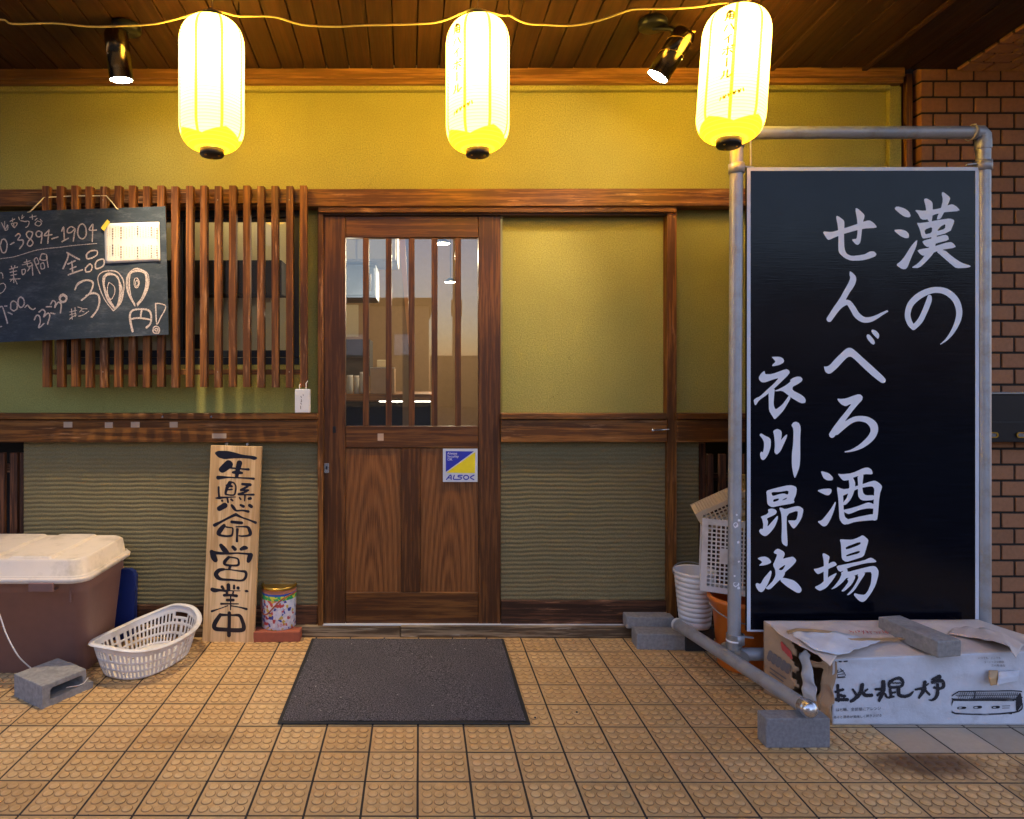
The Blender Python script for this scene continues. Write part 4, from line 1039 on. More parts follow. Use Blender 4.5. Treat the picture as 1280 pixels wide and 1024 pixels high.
glyph(930, 595, C_, [
 [(315,215),(400,185),(600,137),(680,133),(730,150),(752,180),(740,270),(705,345),(720,370),(700,390),(500,425),(400,447),(350,420),(330,390),(325,290)],
 [(340,475),(400,463),(450,480),(468,510),(450,545),(400,570),(320,605),(345,650),(330,730),(400,650),(485,555),(480,620),(440,720),(380,800),(320,855),(280,855),(230,820),(213,780),(240,748),(268,760),(275,690),(260,620),(238,580),(260,570),(320,550),(350,520)],
 [(500,455),(530,450),(585,475),(700,440),(780,428),(840,465),(845,500),(820,600),(760,700),(712,752),(680,730),(625,640),(640,632),(740,635),(765,560),(765,490),(610,545),(605,700),(622,980),(605,1005),(550,970),(532,920),(540,700),(530,530)]],
 holes=[[(385,230),(500,228),(635,205),(630,260),(610,265),(570,248),(500,260),(405,290)], [(415,335),(500,318),(490,350),(415,375)], [(530,350),(600,310),(615,312),(595,335)]], step=5)
glyph(930, 665, C_, [
 [(188,378),(240,355),(300,350),(350,370),(385,415),(385,440),(330,465),(260,480),(210,478),(262,432),(240,410)],
 [(380,545),(395,570),(380,640),(340,740),(280,840),(245,860),(205,840),(170,780),(165,740),(185,725),(235,745),(280,660),(340,590)],
 [(420,290),(450,250),(490,238),(560,275),(582,310),(570,350),(550,385),(620,365),(700,350),(745,400),(735,430),(680,490),(580,575),(582,600),(560,640),(500,690),(440,750),(380,810),(340,820),(305,800),(350,760),(410,700),(450,620),(445,540),(410,470),(440,410),(475,320),(430,305)],
 [(540,650),(600,660),(700,685),(760,730),(810,790),(822,830),(800,865),(760,868),(700,835),(600,770),(510,690)]], holes=[[(480,535),(600,455),(545,550)]], step=5)

# ================================================================== LEANING WOODEN BOARD
p0 = onfloor(285, 803.5); p1 = P(295, 557.5, 2.955)
hb = (p1-p0).length; wb = .2255
wbd = thing('wooden_sign', 'pale upright wooden board with black brush characters leaning on the wall', 'sign', tuple(p0),
            (-math.asin((p1.y-p0.y)/hb), math.asin((p1.x-p0.x)/hb), -.02))
obj('board', MB().box(-wb/2, wb/2, 0, .018, 0, hb), M['board'], wbd, bevel=.0015)
for x in (-.045, .046): obj('eyelet', MB().tube([(x+.004*math.cos(a), .009, hb+.0075+.004*math.sin(a)) for a in [k*PI/5-PI/2 for k in range(11)]], .0014, 6).tube([(x,.009,hb),(x,.009,hb+.004)], .0014, 6), M['chrome'], wbd)
def onw(u, v):
    t = (v-557.5)/246.; uL, uR = 265-13.2*t, 324-6.3*t
    t2 = t*1.012/(1+.012*t)
    return (((u-uL)/(uR-uL)-.5)*wb, -.0007, (1-t2)*hb)
def wch(ox, oy, strokes, polys=(), holes=()):
    obj('character', ink(polys, strokes, holes, 6., fn=lambda x, y: onw(ox+x/12.8, oy+y/12.8)), M['paint_ink'], wbd)
wch(255, 550, [], [[(180,220),(230,182),(380,178),(480,200),(600,235),(780,250),(825,275),(810,300),(770,315),(720,295),(600,290),(450,298),(330,315),(240,290)]])
wch(255, 550, [[(555,368,42),(535,450,38),(512,590,24)], [(420,450,14),(560,460,12),(640,465,14),(690,467,20)], [(460,522,20),(520,520,28),(590,525,20)], [(235,613,32),(300,606,24),(400,603,12),(560,605,11),(700,608,14),(768,614,20)]],
    [[(240,470),(280,420),(370,325),(420,330),(460,380),(450,430),(400,470),(330,525),(290,535),(250,510)]])
wch(255, 550, [[(240,765,16),(240,840,16),(248,920,18)], [(198,941,10),(255,936,22),(320,928,14),(500,914,7)], [(410,690,30),(365,780,24),(345,860,18),(365,880,13),(470,882,12),(495,820,13),(500,740,12),(470,690,12),(425,675,12)],
    [(365,735,20),(440,745,18)], [(380,805,10),(440,795,15)], [(370,930,14),(382,1000,16)], [(290,980,18),(294,982,18)], [(430,955,16),(450,972,16)],
    [(600,705,20),(715,712,26)], [(680,740,16),(580,800,20)], [(600,805,14),(690,800,16)], [(670,820,12),(560,862,18)], [(545,868,20),(650,872,12),(770,868,18)], [(640,880,14),(635,972,10)], [(558,925,14),(575,948,14)], [(700,935,22),(722,930,24)],
    [(250,1107,40),(330,1055,44)], [(440,1050,20),(470,1092,26),(510,1132,16),(600,1126,14),(690,1140,22)], [(575,1042,18),(615,1060,24)], [(712,1042,26),(738,1060,26)]])
wch(255, 600, [[(175,735,28),(280,675,18),(400,605,18),(500,555,26)], [(500,555,26),(600,600,13),(720,640,13),(805,675,22)], [(440,675,24),(590,685,24)],
    [(320,735,26),(270,800,38),(235,862,34),(262,893,20),(350,905,17),(430,895,18),(452,850,14),(455,780,12),(435,768,10),(350,758,12)],
    [(505,752,10),(600,745,12),(685,752,20),(715,805,28),(725,858,26),(690,885,18),(600,897,14),(552,893,12)], [(525,792,22),(520,900,15),(520,978,21)]])
wch(250, 670, [[(335,160,30),(385,225,42),(430,262,28)], [(520,180,26),(552,212,30)], [(648,210,24),(700,187,34),(735,188,22)], [(190,268,34),(220,350,48),(245,395,38)], [(200,275,32),(300,285,24),(450,285,18),(600,275,13),(790,285,18)],
    [(800,300,36),(780,350,40),(765,395,30)], [(455,345,22),(395,415,28),(400,463,20),(500,475,16),(600,465,18),(612,410,17),(590,362,14),(500,345,13),(455,345,16)], [(478,490,22),(465,528,20)],
    [(380,540,20),(300,560,30),(255,620,36),(285,675,34),(350,702,22),(500,705,17),(640,712,15),(700,690,20),(730,630,22),(715,568,22),(620,558,13),(500,545,9),(400,540,12)]])
wch(250, 725, [[(350,118,26),(372,148,20)], [(450,85,30),(452,155,30)], [(540,92,18),(540,135,20)], [(603,125,26),(606,127,26)], [(195,165,32),(235,176,34),(320,172,20),(430,182,22)], [(430,175,10),(640,172,5)], [(712,172,6),(740,172,20),(770,174,6)],
    [(428,195,18),(425,240,22)], [(530,190,14),(515,240,14)], [(385,250,24),(480,245,20),(580,253,24)], [(430,325,22),(530,322,22)], [(485,250,13),(485,480,9)], [(335,388,18),(400,385,13),(610,380,9)], [(440,415,8),(300,470,8),(185,512,18)], [(500,415,9),(640,435,10),(740,458,20)]])
wch(250, 725, [[(320,565,28),(250,670,36),(220,745,36),(252,790,34),(400,797,32),(560,802,34),(680,790,34),(700,740,34),(680,660,30),(630,568,26),(520,563,15),(420,563,17),(320,565,24)], [(465,530,28),(465,700,28),(460,885,32)]])

# ================================================================== BRICK AND CAN
b0 = onfloor(316.5, 803.5)
rb = thing('clay_brick', 'red clay brick on the floor under the printed can', 'brick', (b0.x + .102, b0.y, 0), (0, 0, .03))
o = MB().box(-.102, .100, 0, .10, 0, .046).mesh('clay_brick')
bpy.data.objects.remove(rb)
rb = tag(obj('clay_brick', o, M['red_brick'], None, (b0.x + .102, b0.y, 0), (0, 0, .02), bevel=.004, seg=2), 'red clay brick on the floor under the printed can', 'brick')
cy_ = b0.y + .085; cx_ = P(349, 780, cy_).x
can = thing('printed_can', 'round tin can with colourful printed wrap and wire handle, standing on the red brick', 'can', (cx_, cy_, .0462))
r = .0755; hc = .172
obj('body', MB().lathe([(.0001,0),(r-.002,0),(r,.003),(r,hc-.008),(r-.001,hc)], 48), M['can'], can)
obj('lid', MB().lathe([(r-.001,hc),(r+.003,hc+.001),(r+.003,hc+.010),(r-.001,hc+.013),(r-.006,hc+.012),(r-.008,hc+.006),(.0001,hc+.006)], 48), M['brass'], can)
obj('handle', MB().tube([((r+.003)*math.sin(a), -(r+.003)*math.cos(a), .152 - .088*math.exp(-((a+.75)/.85)**2)) for a in [-1.6+k*.16 for k in range(20)]], .0030, 8), M['red_brick'], can)
def oncan(phi, z0, s):
    return lambda x, y: ((r+.0006)*math.sin(phi + x*s/r), -(r+.0006)*math.cos(phi + x*s/r), z0 - y*s)
n5 = [st(9,(40,0),(0,0),(0,40),(35,45),(38,85),(0,90)), [(p[0],p[1],9) for p in ell(85,45,24,45,9)], st(9,(160,90),(160,0),(120,62),(180,62))]
cf = oncan(.08, .016, 1.)
obj('printed_number', font_ink('504', .022, lambda x, y: cf(x, -y)), M['red_ink'], can)

# ================================================================== STORAGE BOX
def rrect(hx, hy, r, n=8):
    out = []
    for cx, cy, a0 in ((hx-r, hy-r, 0), (-hx+r, hy-r, PI/2), (-hx+r, -hy+r, PI), (hx-r, -hy+r, 1.5*PI)):
        out += [(cx + r*math.cos(a0+k*PI/2/n), cy + r*math.sin(a0+k*PI/2/n)) for k in range(n+1)]
    return out
def loft(rings, capb=True, capt=True):
    m = MB(); L = [rrect(hx, hy, r) for hx, hy, r, z in rings]; n = len(L[0])
    m.add([(p[0], p[1], rings[i][3]) for i, l in enumerate(L) for p in l], [(i*n+k, i*n+(k+1) % n, (i+1)*n+(k+1) % n, (i+1)*n+k) for i in range(len(L)-1) for k in range(n)], True)
    if capt: m.add(m.v[-n:], [tuple(range(n))])
    if capb: m.add(m.v[:n], [tuple(range(n))[::-1]])
    return m
sbx = thing('storage_box', 'big brown plastic storage box with a cream lid against the wall', 'box', (-1.688, 2.72, 0))
obj('body', loft([(.385,.115,.05,0),(.40,.13,.05,.02),(.418,.175,.05,.33),(.424,.182,.05,.335),(.424,.182,.05,.375)]), M['brown_plastic'], sbx)
obj('lid', loft([(.432,.212,.06,.378),(.440,.222,.065,.380),(.442,.222,.065,.393),(.436,.218,.062,.398),(.425,.206,.06,.402),(.418,.200,.06,.455),(.408,.190,.055,.463),(.0,.0,.0,.463)][:-1]), M['cream_plastic'], sbx)
for x0, x1 in ((-.40,-.22),(-.15,.075),(.135,.29)):
    m = MB(); c = (x0+x1)/2; 
    m = loft([((x1-x0)/2+.008,.186,.012,.4632),((x1-x0)/2,.180,.012,.470),((x1-x0)/2-.002,.178,.012,.4715)], capb=False)
    obj('lid_rib', m, M['cream_plastic'], sbx, (c, 0, 0))
obj('edge_ridge', loft([(.435,.214,.06,.3985),(.433,.212,.06,.404),(.428,.209,.06,.405)], False, False), M['cream_plastic'], sbx)
xx = P(53, 729, 2.50).x + 1.688
obj('clasp', MB().box(xx-.047, xx+.047, -.232, -.2235, .352, .386).box(xx-.047, xx+.047, -.2233, -.19, .352, .3575), M['brown_plastic'], sbx, bevel=.003)
obj('mould_line', MB().box(P(87,740,2.53).x+1.688-.003, P(87,740,2.53).x+1.688+.003, -.186, -.176, .300, .3515), M['brown_plastic'], sbx, bevel=.001)
wc = thing('hanging_cord', 'thin whitish cord hanging in front of the brown storage box', 'cord', tuple(onfloor(60, 872)))
cp = [P(-30,690,2.49), P(-14,735,2.47), P(0,770,2.465), P(8,793,2.46), P(22,819,2.47), P(37,834,2.52), P(52,846,2.53)] 
obj('cord', MB().tube([Vector(q)-wc.location for q in smooth_stroke([tuple(p) for p in cp], 5)], .0026, 8), M['white_plastic'], wc)
bl = thing('blue_tub', 'dark blue plastic tub edge showing behind the brown storage box', 'tub', tuple(P(161, 790, 2.945)))
Lb = bl.location
obj('wall', MB().extrude([(X(u,2.93)-Lb.x, Z(v,2.93)-Lb.z) for u, v in ((130,800),(130,713),(161,713),(166,716),(168.5,722),(166,800))], [], lambda a, b, k: (a, .0+.03*k-.015, b)), M['blue_plastic'], bl, bevel=.003)
obj('rim', MB().tube([(X(130,2.93)-Lb.x,-.005,Z(714,2.93)-Lb.z),(X(160,2.93)-Lb.x,-.005,Z(714,2.93)-Lb.z),(X(167.5,2.93)-Lb.x,-.005,Z(720,2.93)-Lb.z),(X(168.5,2.93)-Lb.x,-.005,Z(740,2.93)-Lb.z)], .004, 8), M['blue_plastic'], bl)

# ================================================================== LAUNDRY BASKET
def sup(a, b, phi, e=.76):
    c, s_ = math.cos(phi), math.sin(phi)
    return a*math.copysign(abs(c)**e, c), b*math.copysign(abs(s_)**e, s_)
lb = thing('laundry_basket', 'white perforated plastic laundry basket on the tiles beside the brown box', 'basket', (-1.098, 2.71, .001), (0, 0, math.radians(70)))
NA, NV = 232, 28
def hgt(phi):
    c = math.cos(phi); return .118 + (.036 if c > 0 else .018)*abs(c)**5 - .010*abs(math.sin(phi))**8
def wallpt(s, t, off=0):
    phi = 2*PI*s; k = .80 + .20*t**.8
    x, y = sup((.212+off)*k, (.152+off)*k, phi); return (x, y, .004 + t*hgt(phi))
def skipw(i, j):
    phi = 2*PI*(i+.5)/NA; c = abs(math.cos(phi))
    if j < 2 or j > 24: 
        return False
    if math.cos(phi) > .985 and j > 17:
        return c > .9905 and 20 <= j <= 22
    if j > 21: return False
    if j in (7, 8, 14, 15): return False
    return i % 4 in (0, 1)
obj('basket_wall', MB().grid(wallpt, NA, NV, skipw, closed=True), M['white_plastic'], lb, solid=.0026)
def rim(s, t):
    a = 2*PI*t; phi = 2*PI*s; x, y = sup(.212, .152, phi); L = math.hypot(x, y)
    return (x + x/L*(.005+.012*math.cos(a)), y + y/L*(.005+.012*math.cos(a)), .004 + hgt(phi) + .0055*math.sin(a))
obj('rim', MB().grid(rim, NA//2, 10, closed=True), M['white_plastic'], lb)
m = MB(); n = 120
def bot(s, t): x, y = sup(.212*.80*t, .152*.80*t, 2*PI*s); return (x, y, .004)
obj('base', MB().grid(bot, n, 16, lambda i, j: j in (4,5,8,9,12) and i % 3 == 0 and j > 2, closed=True), M['white_plastic'], lb, solid=.0026)

# ================================================================== HOLLOW BLOCK (bottom left)
c0 = onfloor(52.5, 888); ca = onfloor(114, 861.5); cb2 = onfloor(19.7, 870)
da = (ca-c0).normalized(); db = (cb2-c0).normalized(); db = (db - da*db.dot(da)*.8).normalized()
hbk = thing('hollow_block', 'broken grey hollow concrete block on the tiles in front of the storage box', 'block', tuple(c0))
def F3(a, b, k): v = da*a + db*(.183*k); return (v.x, v.y, b)
outer = [(0,0),(.192,0),(.192,.026),(.172,.030),(.166,.034),(.163,.083),(0,.083)]
hole = [(.030,.026),(.145,.026),(.150,.034),(.150,.058),(.143,.064),(.038,.064),(.030,.056)]
obj('block_body', MB().extrude(outer, [hole], F3), M['concrete'], hbk, bevel=.003, fixn=True, seg=2)
e0 = da*.163 + db*.075; 
obj('broken_ear', MB().extrude([(0,.040),(.014,.044),(.018,.072),(0,.078)], [], lambda a, b, k: tuple(e0 + da*a + db*(.06*k) + Vector((0,0,b)))), M['concrete'], hbk, bevel=.004, fixn=True, seg=2)
obj('loose_wire', MB().tube([da*.10 + db*.02 + Vector((0,0,.034)), da*.135 + db*.0 + Vector((0,0,.033)), da*.15 - db*.006 + Vector((0,0,.036)), da*.172 + db*.002 + Vector((0,0,.046))], .0016, 6), M['white_plastic'], hbk)

# ================================================================== CONCRETE BRICKS
def cblock(label, x, y, z, w, d_, h, rz=0, m='concrete'):
    return tag(obj('concrete_brick', MB().box(-w/2, w/2, 0, d_, 0, h), M[m], None, (x, y, z), (0, 0, rz), bevel=.004, seg=2), label, 'brick', 'grey concrete bricks weighting the stand')
q = onfloor(998, 934.5)
cblock('grey concrete brick standing on edge under the round steel pipe end', q.x, q.y, 0, .200, .057, .0925, .01, 'concrete_b')
q = onfloor(827, 812.5)
cblock('grey concrete brick flat on the tiles, front one of two by the door post', q.x, q.y, 0, .205, .085, .068, -.04)
q = P(813, 788, 2.925)
cblock('grey concrete brick on the door sill, rear one of the two by the door post', q.x, q.y, .0545, .205, .09, .052, -.02)
cblock('dark sooty brick in the shade under the white bucket', P(868, 790, 2.84).x+.015, 2.82, 0, .12, .09, .097, .0, 'black_brick')
q = P(1187, 820, 2.19)
cblock('brown-grey concrete brick lying on top of the white carton', q.x, q.y, .2415, .090, .23, .054, .17)

# ================================================================== BUCKETS AND MESH BASKETS behind the sign foot
q = P(868.5, 779, 2.85)
wbk = thing('white_bucket', 'white ribbed plastic bucket between the door post and the sign pipe', 'bucket', (q.x, q.y, .098))
prof = [(.0001,0),(.058,0),(.060,.004)]
for k in range(10):
    z = .012 + k*.0205; rr_ = .060 + .022*z/.23
    prof += [(rr_+.0025, z), (rr_+.0030, z+.013), (rr_+.0002, z+.016), (rr_, z+.0195)]
prof += [(.0835,.222),(.087,.226),(.087,.234),(.083,.235),(.080,.228),(.057,.01),(.0001,.008)]
obj('body', MB().lathe(prof, 40), M['white_plastic'], wbk)
obj('handle', MB().tube([(.088*math.cos(a), -.088*math.sin(a)*.96, .216-.03*math.sin(a)) for a in [k*PI/12+PI for k in range(13)]], .002, 6), M['pipe_dark'], wbk)
q = P(927, 800, 2.68)
obk = thing('orange_bucket', 'orange plastic bucket behind the left sign pipe', 'bucket', (q.x, 2.68, 0))
obj('body', MB().lathe([(.0001,.002),(.085,.002),(.088,.006),(.108,.235),(.118,.240),(.122,.262),(.128,.266),(.128,.276),(.120,.282),(.112,.276),(.104,.235),(.084,.010),(.0001,.008)], 48), M['orange_plastic'], obk)
obj('handle', MB().tube([(.131*math.cos(a), -.131*math.sin(a)*.9, .255-.05*math.sin(a)) for a in [k*PI/12 for k in range(13)]], .0028, 6), M['pipe_dark'], obk)
def meshbox(name, label, loc, rot, w, h, d_, mt, nx, nz, patch=None):
    t = thing(name, label, 'basket', loc, rot)
    def grid(fn, a, b, sk): return MB().grid(fn, a, b, sk, smooth=False)
    sk = lambda i, j, a, b: (i % 3 and j % 3 and 2 < i < a-3 and 2 < j < b-3) and not (patch and patch[0] < i/a < patch[1] and patch[2] < j/b < patch[3])
    obj('front', grid(lambda s, v: (-w/2+s*w, 0, v*h), nx, nz, lambda i, j: sk(i, j, nx, nz)), mt, t, solid=.002)
    nd = max(7, int(nx*d_/w)//2*2+1)
    for nm, x in (('side', -w/2), ('side', w/2)):
        obj(nm, grid(lambda s, v, x=x: (x, .001+s*d_, v*h), nd, nz, lambda i, j: i % 2 == 1 and j % 2 == 1 and 1 < j < nz-2 and 0 < i < nd-1), mt, t, solid=.002)
    for nm, z in (('end', 0), ('end', h)):
        obj(nm, grid(lambda s, v, z=z: (-w/2+s*w, .001+v*d_, z), nx, nd, lambda i, j: i % 2 == 1 and j % 2 == 1 and 1 < i < nx-2 and 0 < j < nd-1), mt, t, solid=.002)
    obj('rim', MB().tube([(-w/2,d_,0),(w/2,d_,0),(w/2,d_,h),(-w/2,d_,h),(-w/2,d_,.01)], .004, 8), mt, t)
    return t
q = P(922, 732, 2.66)
meshbox('mesh_basket', 'white plastic mesh basket on its side on the orange bucket', (q.x, q.y, .287), (-.05, .03, -.36), .27, .288, .13, M['white_plastic'], 49, 52, (.24, .44, .40, .60))
q = P(877, 640, 2.70)
meshbox('mesh_basket', 'beige plastic mesh basket tilted on top of the white mesh basket', (q.x+.135, q.y, q.z-.03), (.12, -.50, -.30), .25, .085, .12, M['beige_plastic'], 46, 19)
q = P(930, 664, 2.70)
yl = thing('ochre_tray', 'ochre plastic tray standing between the sign pipe and the black board', 'tray', tuple(q))
obj('face', MB().grid(lambda s, v: (-.035+s*.10, 0, v*.22), 17, 37, lambda i, j: j > 22 and i % 2 == 1 and j % 3 == 1, smooth=False), M['yellow_plastic'], yl, solid=.003)
obj('edge', MB().box(-.037, .067, .002, .03, -.003, .0005).box(-.037, .067, .002, .03, .2205, .224), M['yellow_plastic'], yl, bevel=.001)

# ================================================================== DOOR MAT
a, b, c, d4 = onfloor(347.5, 908), onfloor(662, 905.5), onfloor(630, 800.5), onfloor(389, 799.5)
mc = (a+b+c+d4)/4
mat_ = thing('door_mat', 'charcoal carpet door mat with black rubber edge in front of the door', 'mat', (mc.x, mc.y, 0))
mat_w, mat_d = .838, (c.y+d4.y-a.y-b.y)/2
def mfn(s, t):
    x, y = (s-.5)*mat_w, (t-.5)*mat_d
    return (x + .002*math.sin(y*9), y + .002*math.sin(x*8), .0088 + .0009*math.sin(x*13+y*7))
obj('rubber_edge', MB().extrude([(-mat_w/2,-mat_d/2),(mat_w/2,-mat_d/2),(mat_w/2,mat_d/2),(-mat_w/2,mat_d/2)], [], lambda x, y, k: (x + .002*math.sin(y*9), y + .002*math.sin(x*8), .0068-.0045*k)), M['rubber'], mat_, bevel=.0015, fixn=True)
rnd = random.Random(5)
lint = MB()
for k in range(22):
    x, y = rnd.uniform(-.4, .4), rnd.uniform(-.33, .33); a_ = rnd.uniform(0, 6); L_ = rnd.uniform(.0012, .005)
    z_ = .0112
    lint.tube([(x, y, z_), (x+L_*math.cos(a_), y+L_*math.sin(a_), z_+.0006), (x+L_*math.cos(a_+.5)*1.7, y+L_*math.sin(a_+.5)*1.7, z_)], .0005, 4)
obj('lint', lint, M['paper'], mat_, kind='stuff')
obj('carpet', MB().grid(lambda s, t: (mfn(.016+s*.968, .016+t*.968)[0], mfn(.016+s*.968, .018+t*.964)[1], mfn(s, t)[2] + rnd.uniform(-.0008,.0008)), 150, 130), M['carpet'], mat_)

# ================================================================== CHALKBOARD
YC = 2.862
ckb = thing('chalkboard', 'dark chalkboard covered in chalk prices and opening hours, hung on the lattice', 'chalkboard', tuple(P(100, 424, YC)))
Lk = ckb.location
def onk(u, v, d=0.): p = P(u, v, YC-d); return (p.x-Lk.x, -d, p.z-Lk.z)
obj('board', MB().extrude([(-75,267.5),(207,258),(211,418.5),(-75,431.5)], [], lambda a_, b_, k: onk(a_, b_, -.014*k)), M['chalkboard'], ckb, bevel=.001, fixn=True)
kk = MB()
def ck(ox, oy, sc, *strokes, r=None, noise=1.):
    for s_ in strokes:
        s2 = [(p[0] + random.uniform(-3,3)*noise, p[1] + random.uniform(-3,3)*noise, (p[2] if len(p) > 2 else r) * random.uniform(.85,1.1)) for p in s_]
        ink(strokes=[s2], step=.45*sc, fn=lambda x, y: onk(ox + x/sc, oy + y/sc, .0006 + .0001*(ck.k % 7)), mb=kk, wob=.16*sc); ck.k += 1
ck.k = 0
q1 = 10.667
E_ = lambda cx, cy, rx, ry: [(p[0], p[1]) for p in ell(cx, cy, rx, ry, 1, 12)]
ck(0, 255, q1, E_(50,560,45,92), [(140,542),(185,515)], [(205,428),(245,395),(272,425),(240,482),(300,485),(305,535),(260,600)],
   [(430,378),(385,365),(350,400),(375,450),(430,490),(440,530),(400,562),(365,545),(370,510),(410,460),(432,400),(428,375)], [(560,378),(510,360),(478,400),(500,440),(545,428),(562,382),(556,450),(543,525)],
   [(652,345),(590,418),(690,410)], [(655,345),(636,525)], [(695,468),(775,442)], [(820,362),(848,312),(855,400),(860,480)], [(825,505),(862,482),(910,460)], [(1000,332),(950,305),(900,340),(905,385),(950,382),(1000,338),(990,420),(980,498)],
   E_(1093,368,58,100), [(1232,270),(1190,345),(1285,350)], [(1240,272),(1232,498)], r=9)
ck(0, 255, q1, [(-300,790),(0,730),(200,700),(500,615),(800,580),(1000,550),(1290,525)], r=5)
ck(0, 255, q1, [(20,250),(68,335),(100,282)], [(60,232),(60,340),(100,342),(106,290)], [(130,232),(200,200)], [(165,190),(168,240)], [(150,262),(230,255),(190,315),(152,268)], [(180,262),(188,310)], [(250,180),(262,212)], [(302,150),(290,200),(322,168)],
   [(280,222),(350,240)], [(330,230),(382,232),(375,290),(345,312)], [(400,180),(480,160)], [(430,148),(430,200)], [(490,232),(470,270),(520,295),(555,252),(500,226)], [(540,208),(562,232)], [(470,215),(500,190)], r=6)
ck(0, 255, q1, [(892,650),(908,700),(840,860)], [(900,650),(970,695),(1060,740)], [(905,800),(1000,760)], [(958,770),(966,925)], [(935,868),(1010,838)], [(912,948),(1000,910),(1095,880)], r=10)
q3 = 9.143
ck(75, 310, q3, [(300,82),(350,35),(420,35),(422,75),(370,115),(315,125),(300,82)], [(290,232),(340,185),(365,215),(350,265),(300,270),(290,232)], [(405,182),(430,140),(500,130),(495,205),(415,240),(405,182)], r=8)
ck(0, 330, q1, [(130,72),(235,45)], [(150,30),(162,62)], [(200,20),(194,52)], [(130,112),(220,95)], [(148,152),(222,140)], [(130,205),(270,195)], [(175,70),(186,250)], [(180,190),(138,232)], [(190,190),(230,268)],
   [(0,120),(30,130),(42,190)], [(-60,120),(-20,80)], [(0,270),(50,260),(75,310),(40,370),(-10,392)], r=6)
ck(0, 255, q1, [(290,880),(332,870),(335,920),(300,942),(290,882)], [(320,782),(400,760)], [(350,740),(366,830)], [(300,812),(420,785)], [(380,842),(440,820)], [(430,790),(440,950)], [(370,892),(400,852)],
   [(455,742),(490,720),(520,790),(475,800),(456,745),(490,840),(535,930)], [(530,742),(560,670),(618,680),(622,740),(560,750),(530,722)], [(620,700),(645,842)], [(540,802),(580,785),(592,850),(550,866),(540,802)], r=7)
ck(0, 330, q1, [(-40,585),(0,572),(30,575),(70,680),(100,792)], [(60,562),(95,558)], [(108,643),(156,668)], E_(185,560,45,66), E_(280,510,42,68), [(335,582),(368,552),(400,590),(440,608),(466,590)],
   [(458,742),(490,685),(525,702),(535,770),(520,850),(590,790)], [(520,640),(570,605),(602,640),(585,702),(640,655),(665,690),(635,802)], [(618,572),(685,570)], [(680,655),(732,665)],
   [(675,532),(710,490),(745,520),(730,582),(780,510),(815,550),(805,655)], [(-60,850),(20,832)], r=9)
ck(0, 330, q1, E_(840,460,48,52), E_(842,462,40,45), r=12)
ck(0, 330, q1, [(930,642),(1020,620)], [(950,600),(962,740)], [(930,722),(1020,680)], [(1000,580),(1002,700)], [(930,680),(1010,655)], [(1040,575),(1092,590)], [(1060,640),(1100,602),(1160,600)], [(1080,625),(1120,640)], [(1050,700),(1110,682),(1182,630)], [(930,740),(975,700)], r=5)
for k in range(3):
    ck(75, 310, q3, [(170+3*k,480-5*k),(205,405+4*k),(300,365+5*k),(368,388),(376-4*k,450),(330,530),(248,600)], [(300,548),(380,515+4*k),(440,540),(456-4*k,620),(420,712),(355+4*k,790)], r=8, noise=1.5)
ck(75, 310, q3, [(610,715),(530,620),(465,500),(435,350),(480,282),(570,260),(660,282),(722,370),(730,480),(700,620),(610,715)], r=6)
for k in range(5):
    ck(75, 310, q3, [(620,700-4*k),(545+5*k,590),(495+4*k,450),(498+5*k,340),(560,290+5*k),(640+4*k,320),(700-5*k,430),(712-8*k,540),(680-6*k,650),(620,700-4*k)], r=4.5, noise=1.8)
    ck(75, 310, q3, [(855,668-6*k),(792+7*k,560),(762+9*k,440),(775+7*k,310),(845,240+9*k),(930,240+9*k),(1000-7*k,305),(1012-9*k,430),(965-8*k,565),(890-3*k,660-6*k)], r=4.5, noise=1.8)
ck(75, 310, q3, [(560,395),(540,450),(545,530),(582,587),(620,530),(630,470),(608,430),(560,395)], E_(875,400,30,58), E_(878,405,15,35), r=4.5)
ck(75, 310, q3, [(828,952),(805,850),(800,760),(840,712),(930,697),(1010,712),(1042,770),(1032,860),(990,910)], [(932,700),(925,785)], [(812,812),(900,800),(1030,816)], r=11)
ck(75, 310, q3, [(1092,635),(1140,638),(1202,660),(1200,705),(1150,790),(1110,868),(1098,750),(1094,640)], E_(1100,937,40,40), E_(1102,935,18,16), r=7)
obj('chalk_writing', kk, M['chalk'], ckb)
obj('rope', MB().tube([onk(33,266,-.004), onk(38,264.5,.003), onk(46,256,-.015), onk(55,247,-.035), onk(95,245,-.04), onk(133,245,-.035), onk(140,253,-.015), onk(146,261,.003), onk(149,262,-.004)], .0025, 8), M['rope'], ckb)
pap = thing('price_sheet', 'white printed paper sheet taped to the upper right of the chalkboard', 'paper', tuple(P(165, 303, YC-.003)))
def onp(u, v, d=0.): p = P(u, v, YC-.003-d); return (p.x-pap.location.x, -d, p.z-pap.location.z)
PC = ((130,279.5),(199,277.5),(200.5,326.5),(131.5,329.5))
def pfn(s, t):
    u = (PC[0][0]*(1-s)+PC[1][0]*s)*(1-t) + (PC[3][0]*(1-s)+PC[2][0]*s)*t; v = (PC[0][1]*(1-s)+PC[1][1]*s)*(1-t) + (PC[3][1]*(1-s)+PC[2][1]*s)*t
    return onp(u, v, .0012*math.sin(s*6)*t + .002*max(0, s+t-1.7)*3)
obj('sheet', MB().grid(pfn, 16, 12), M['paper'], pap, solid=.0004)
tm, tb = MB(), MB()
rt = random.Random(3)
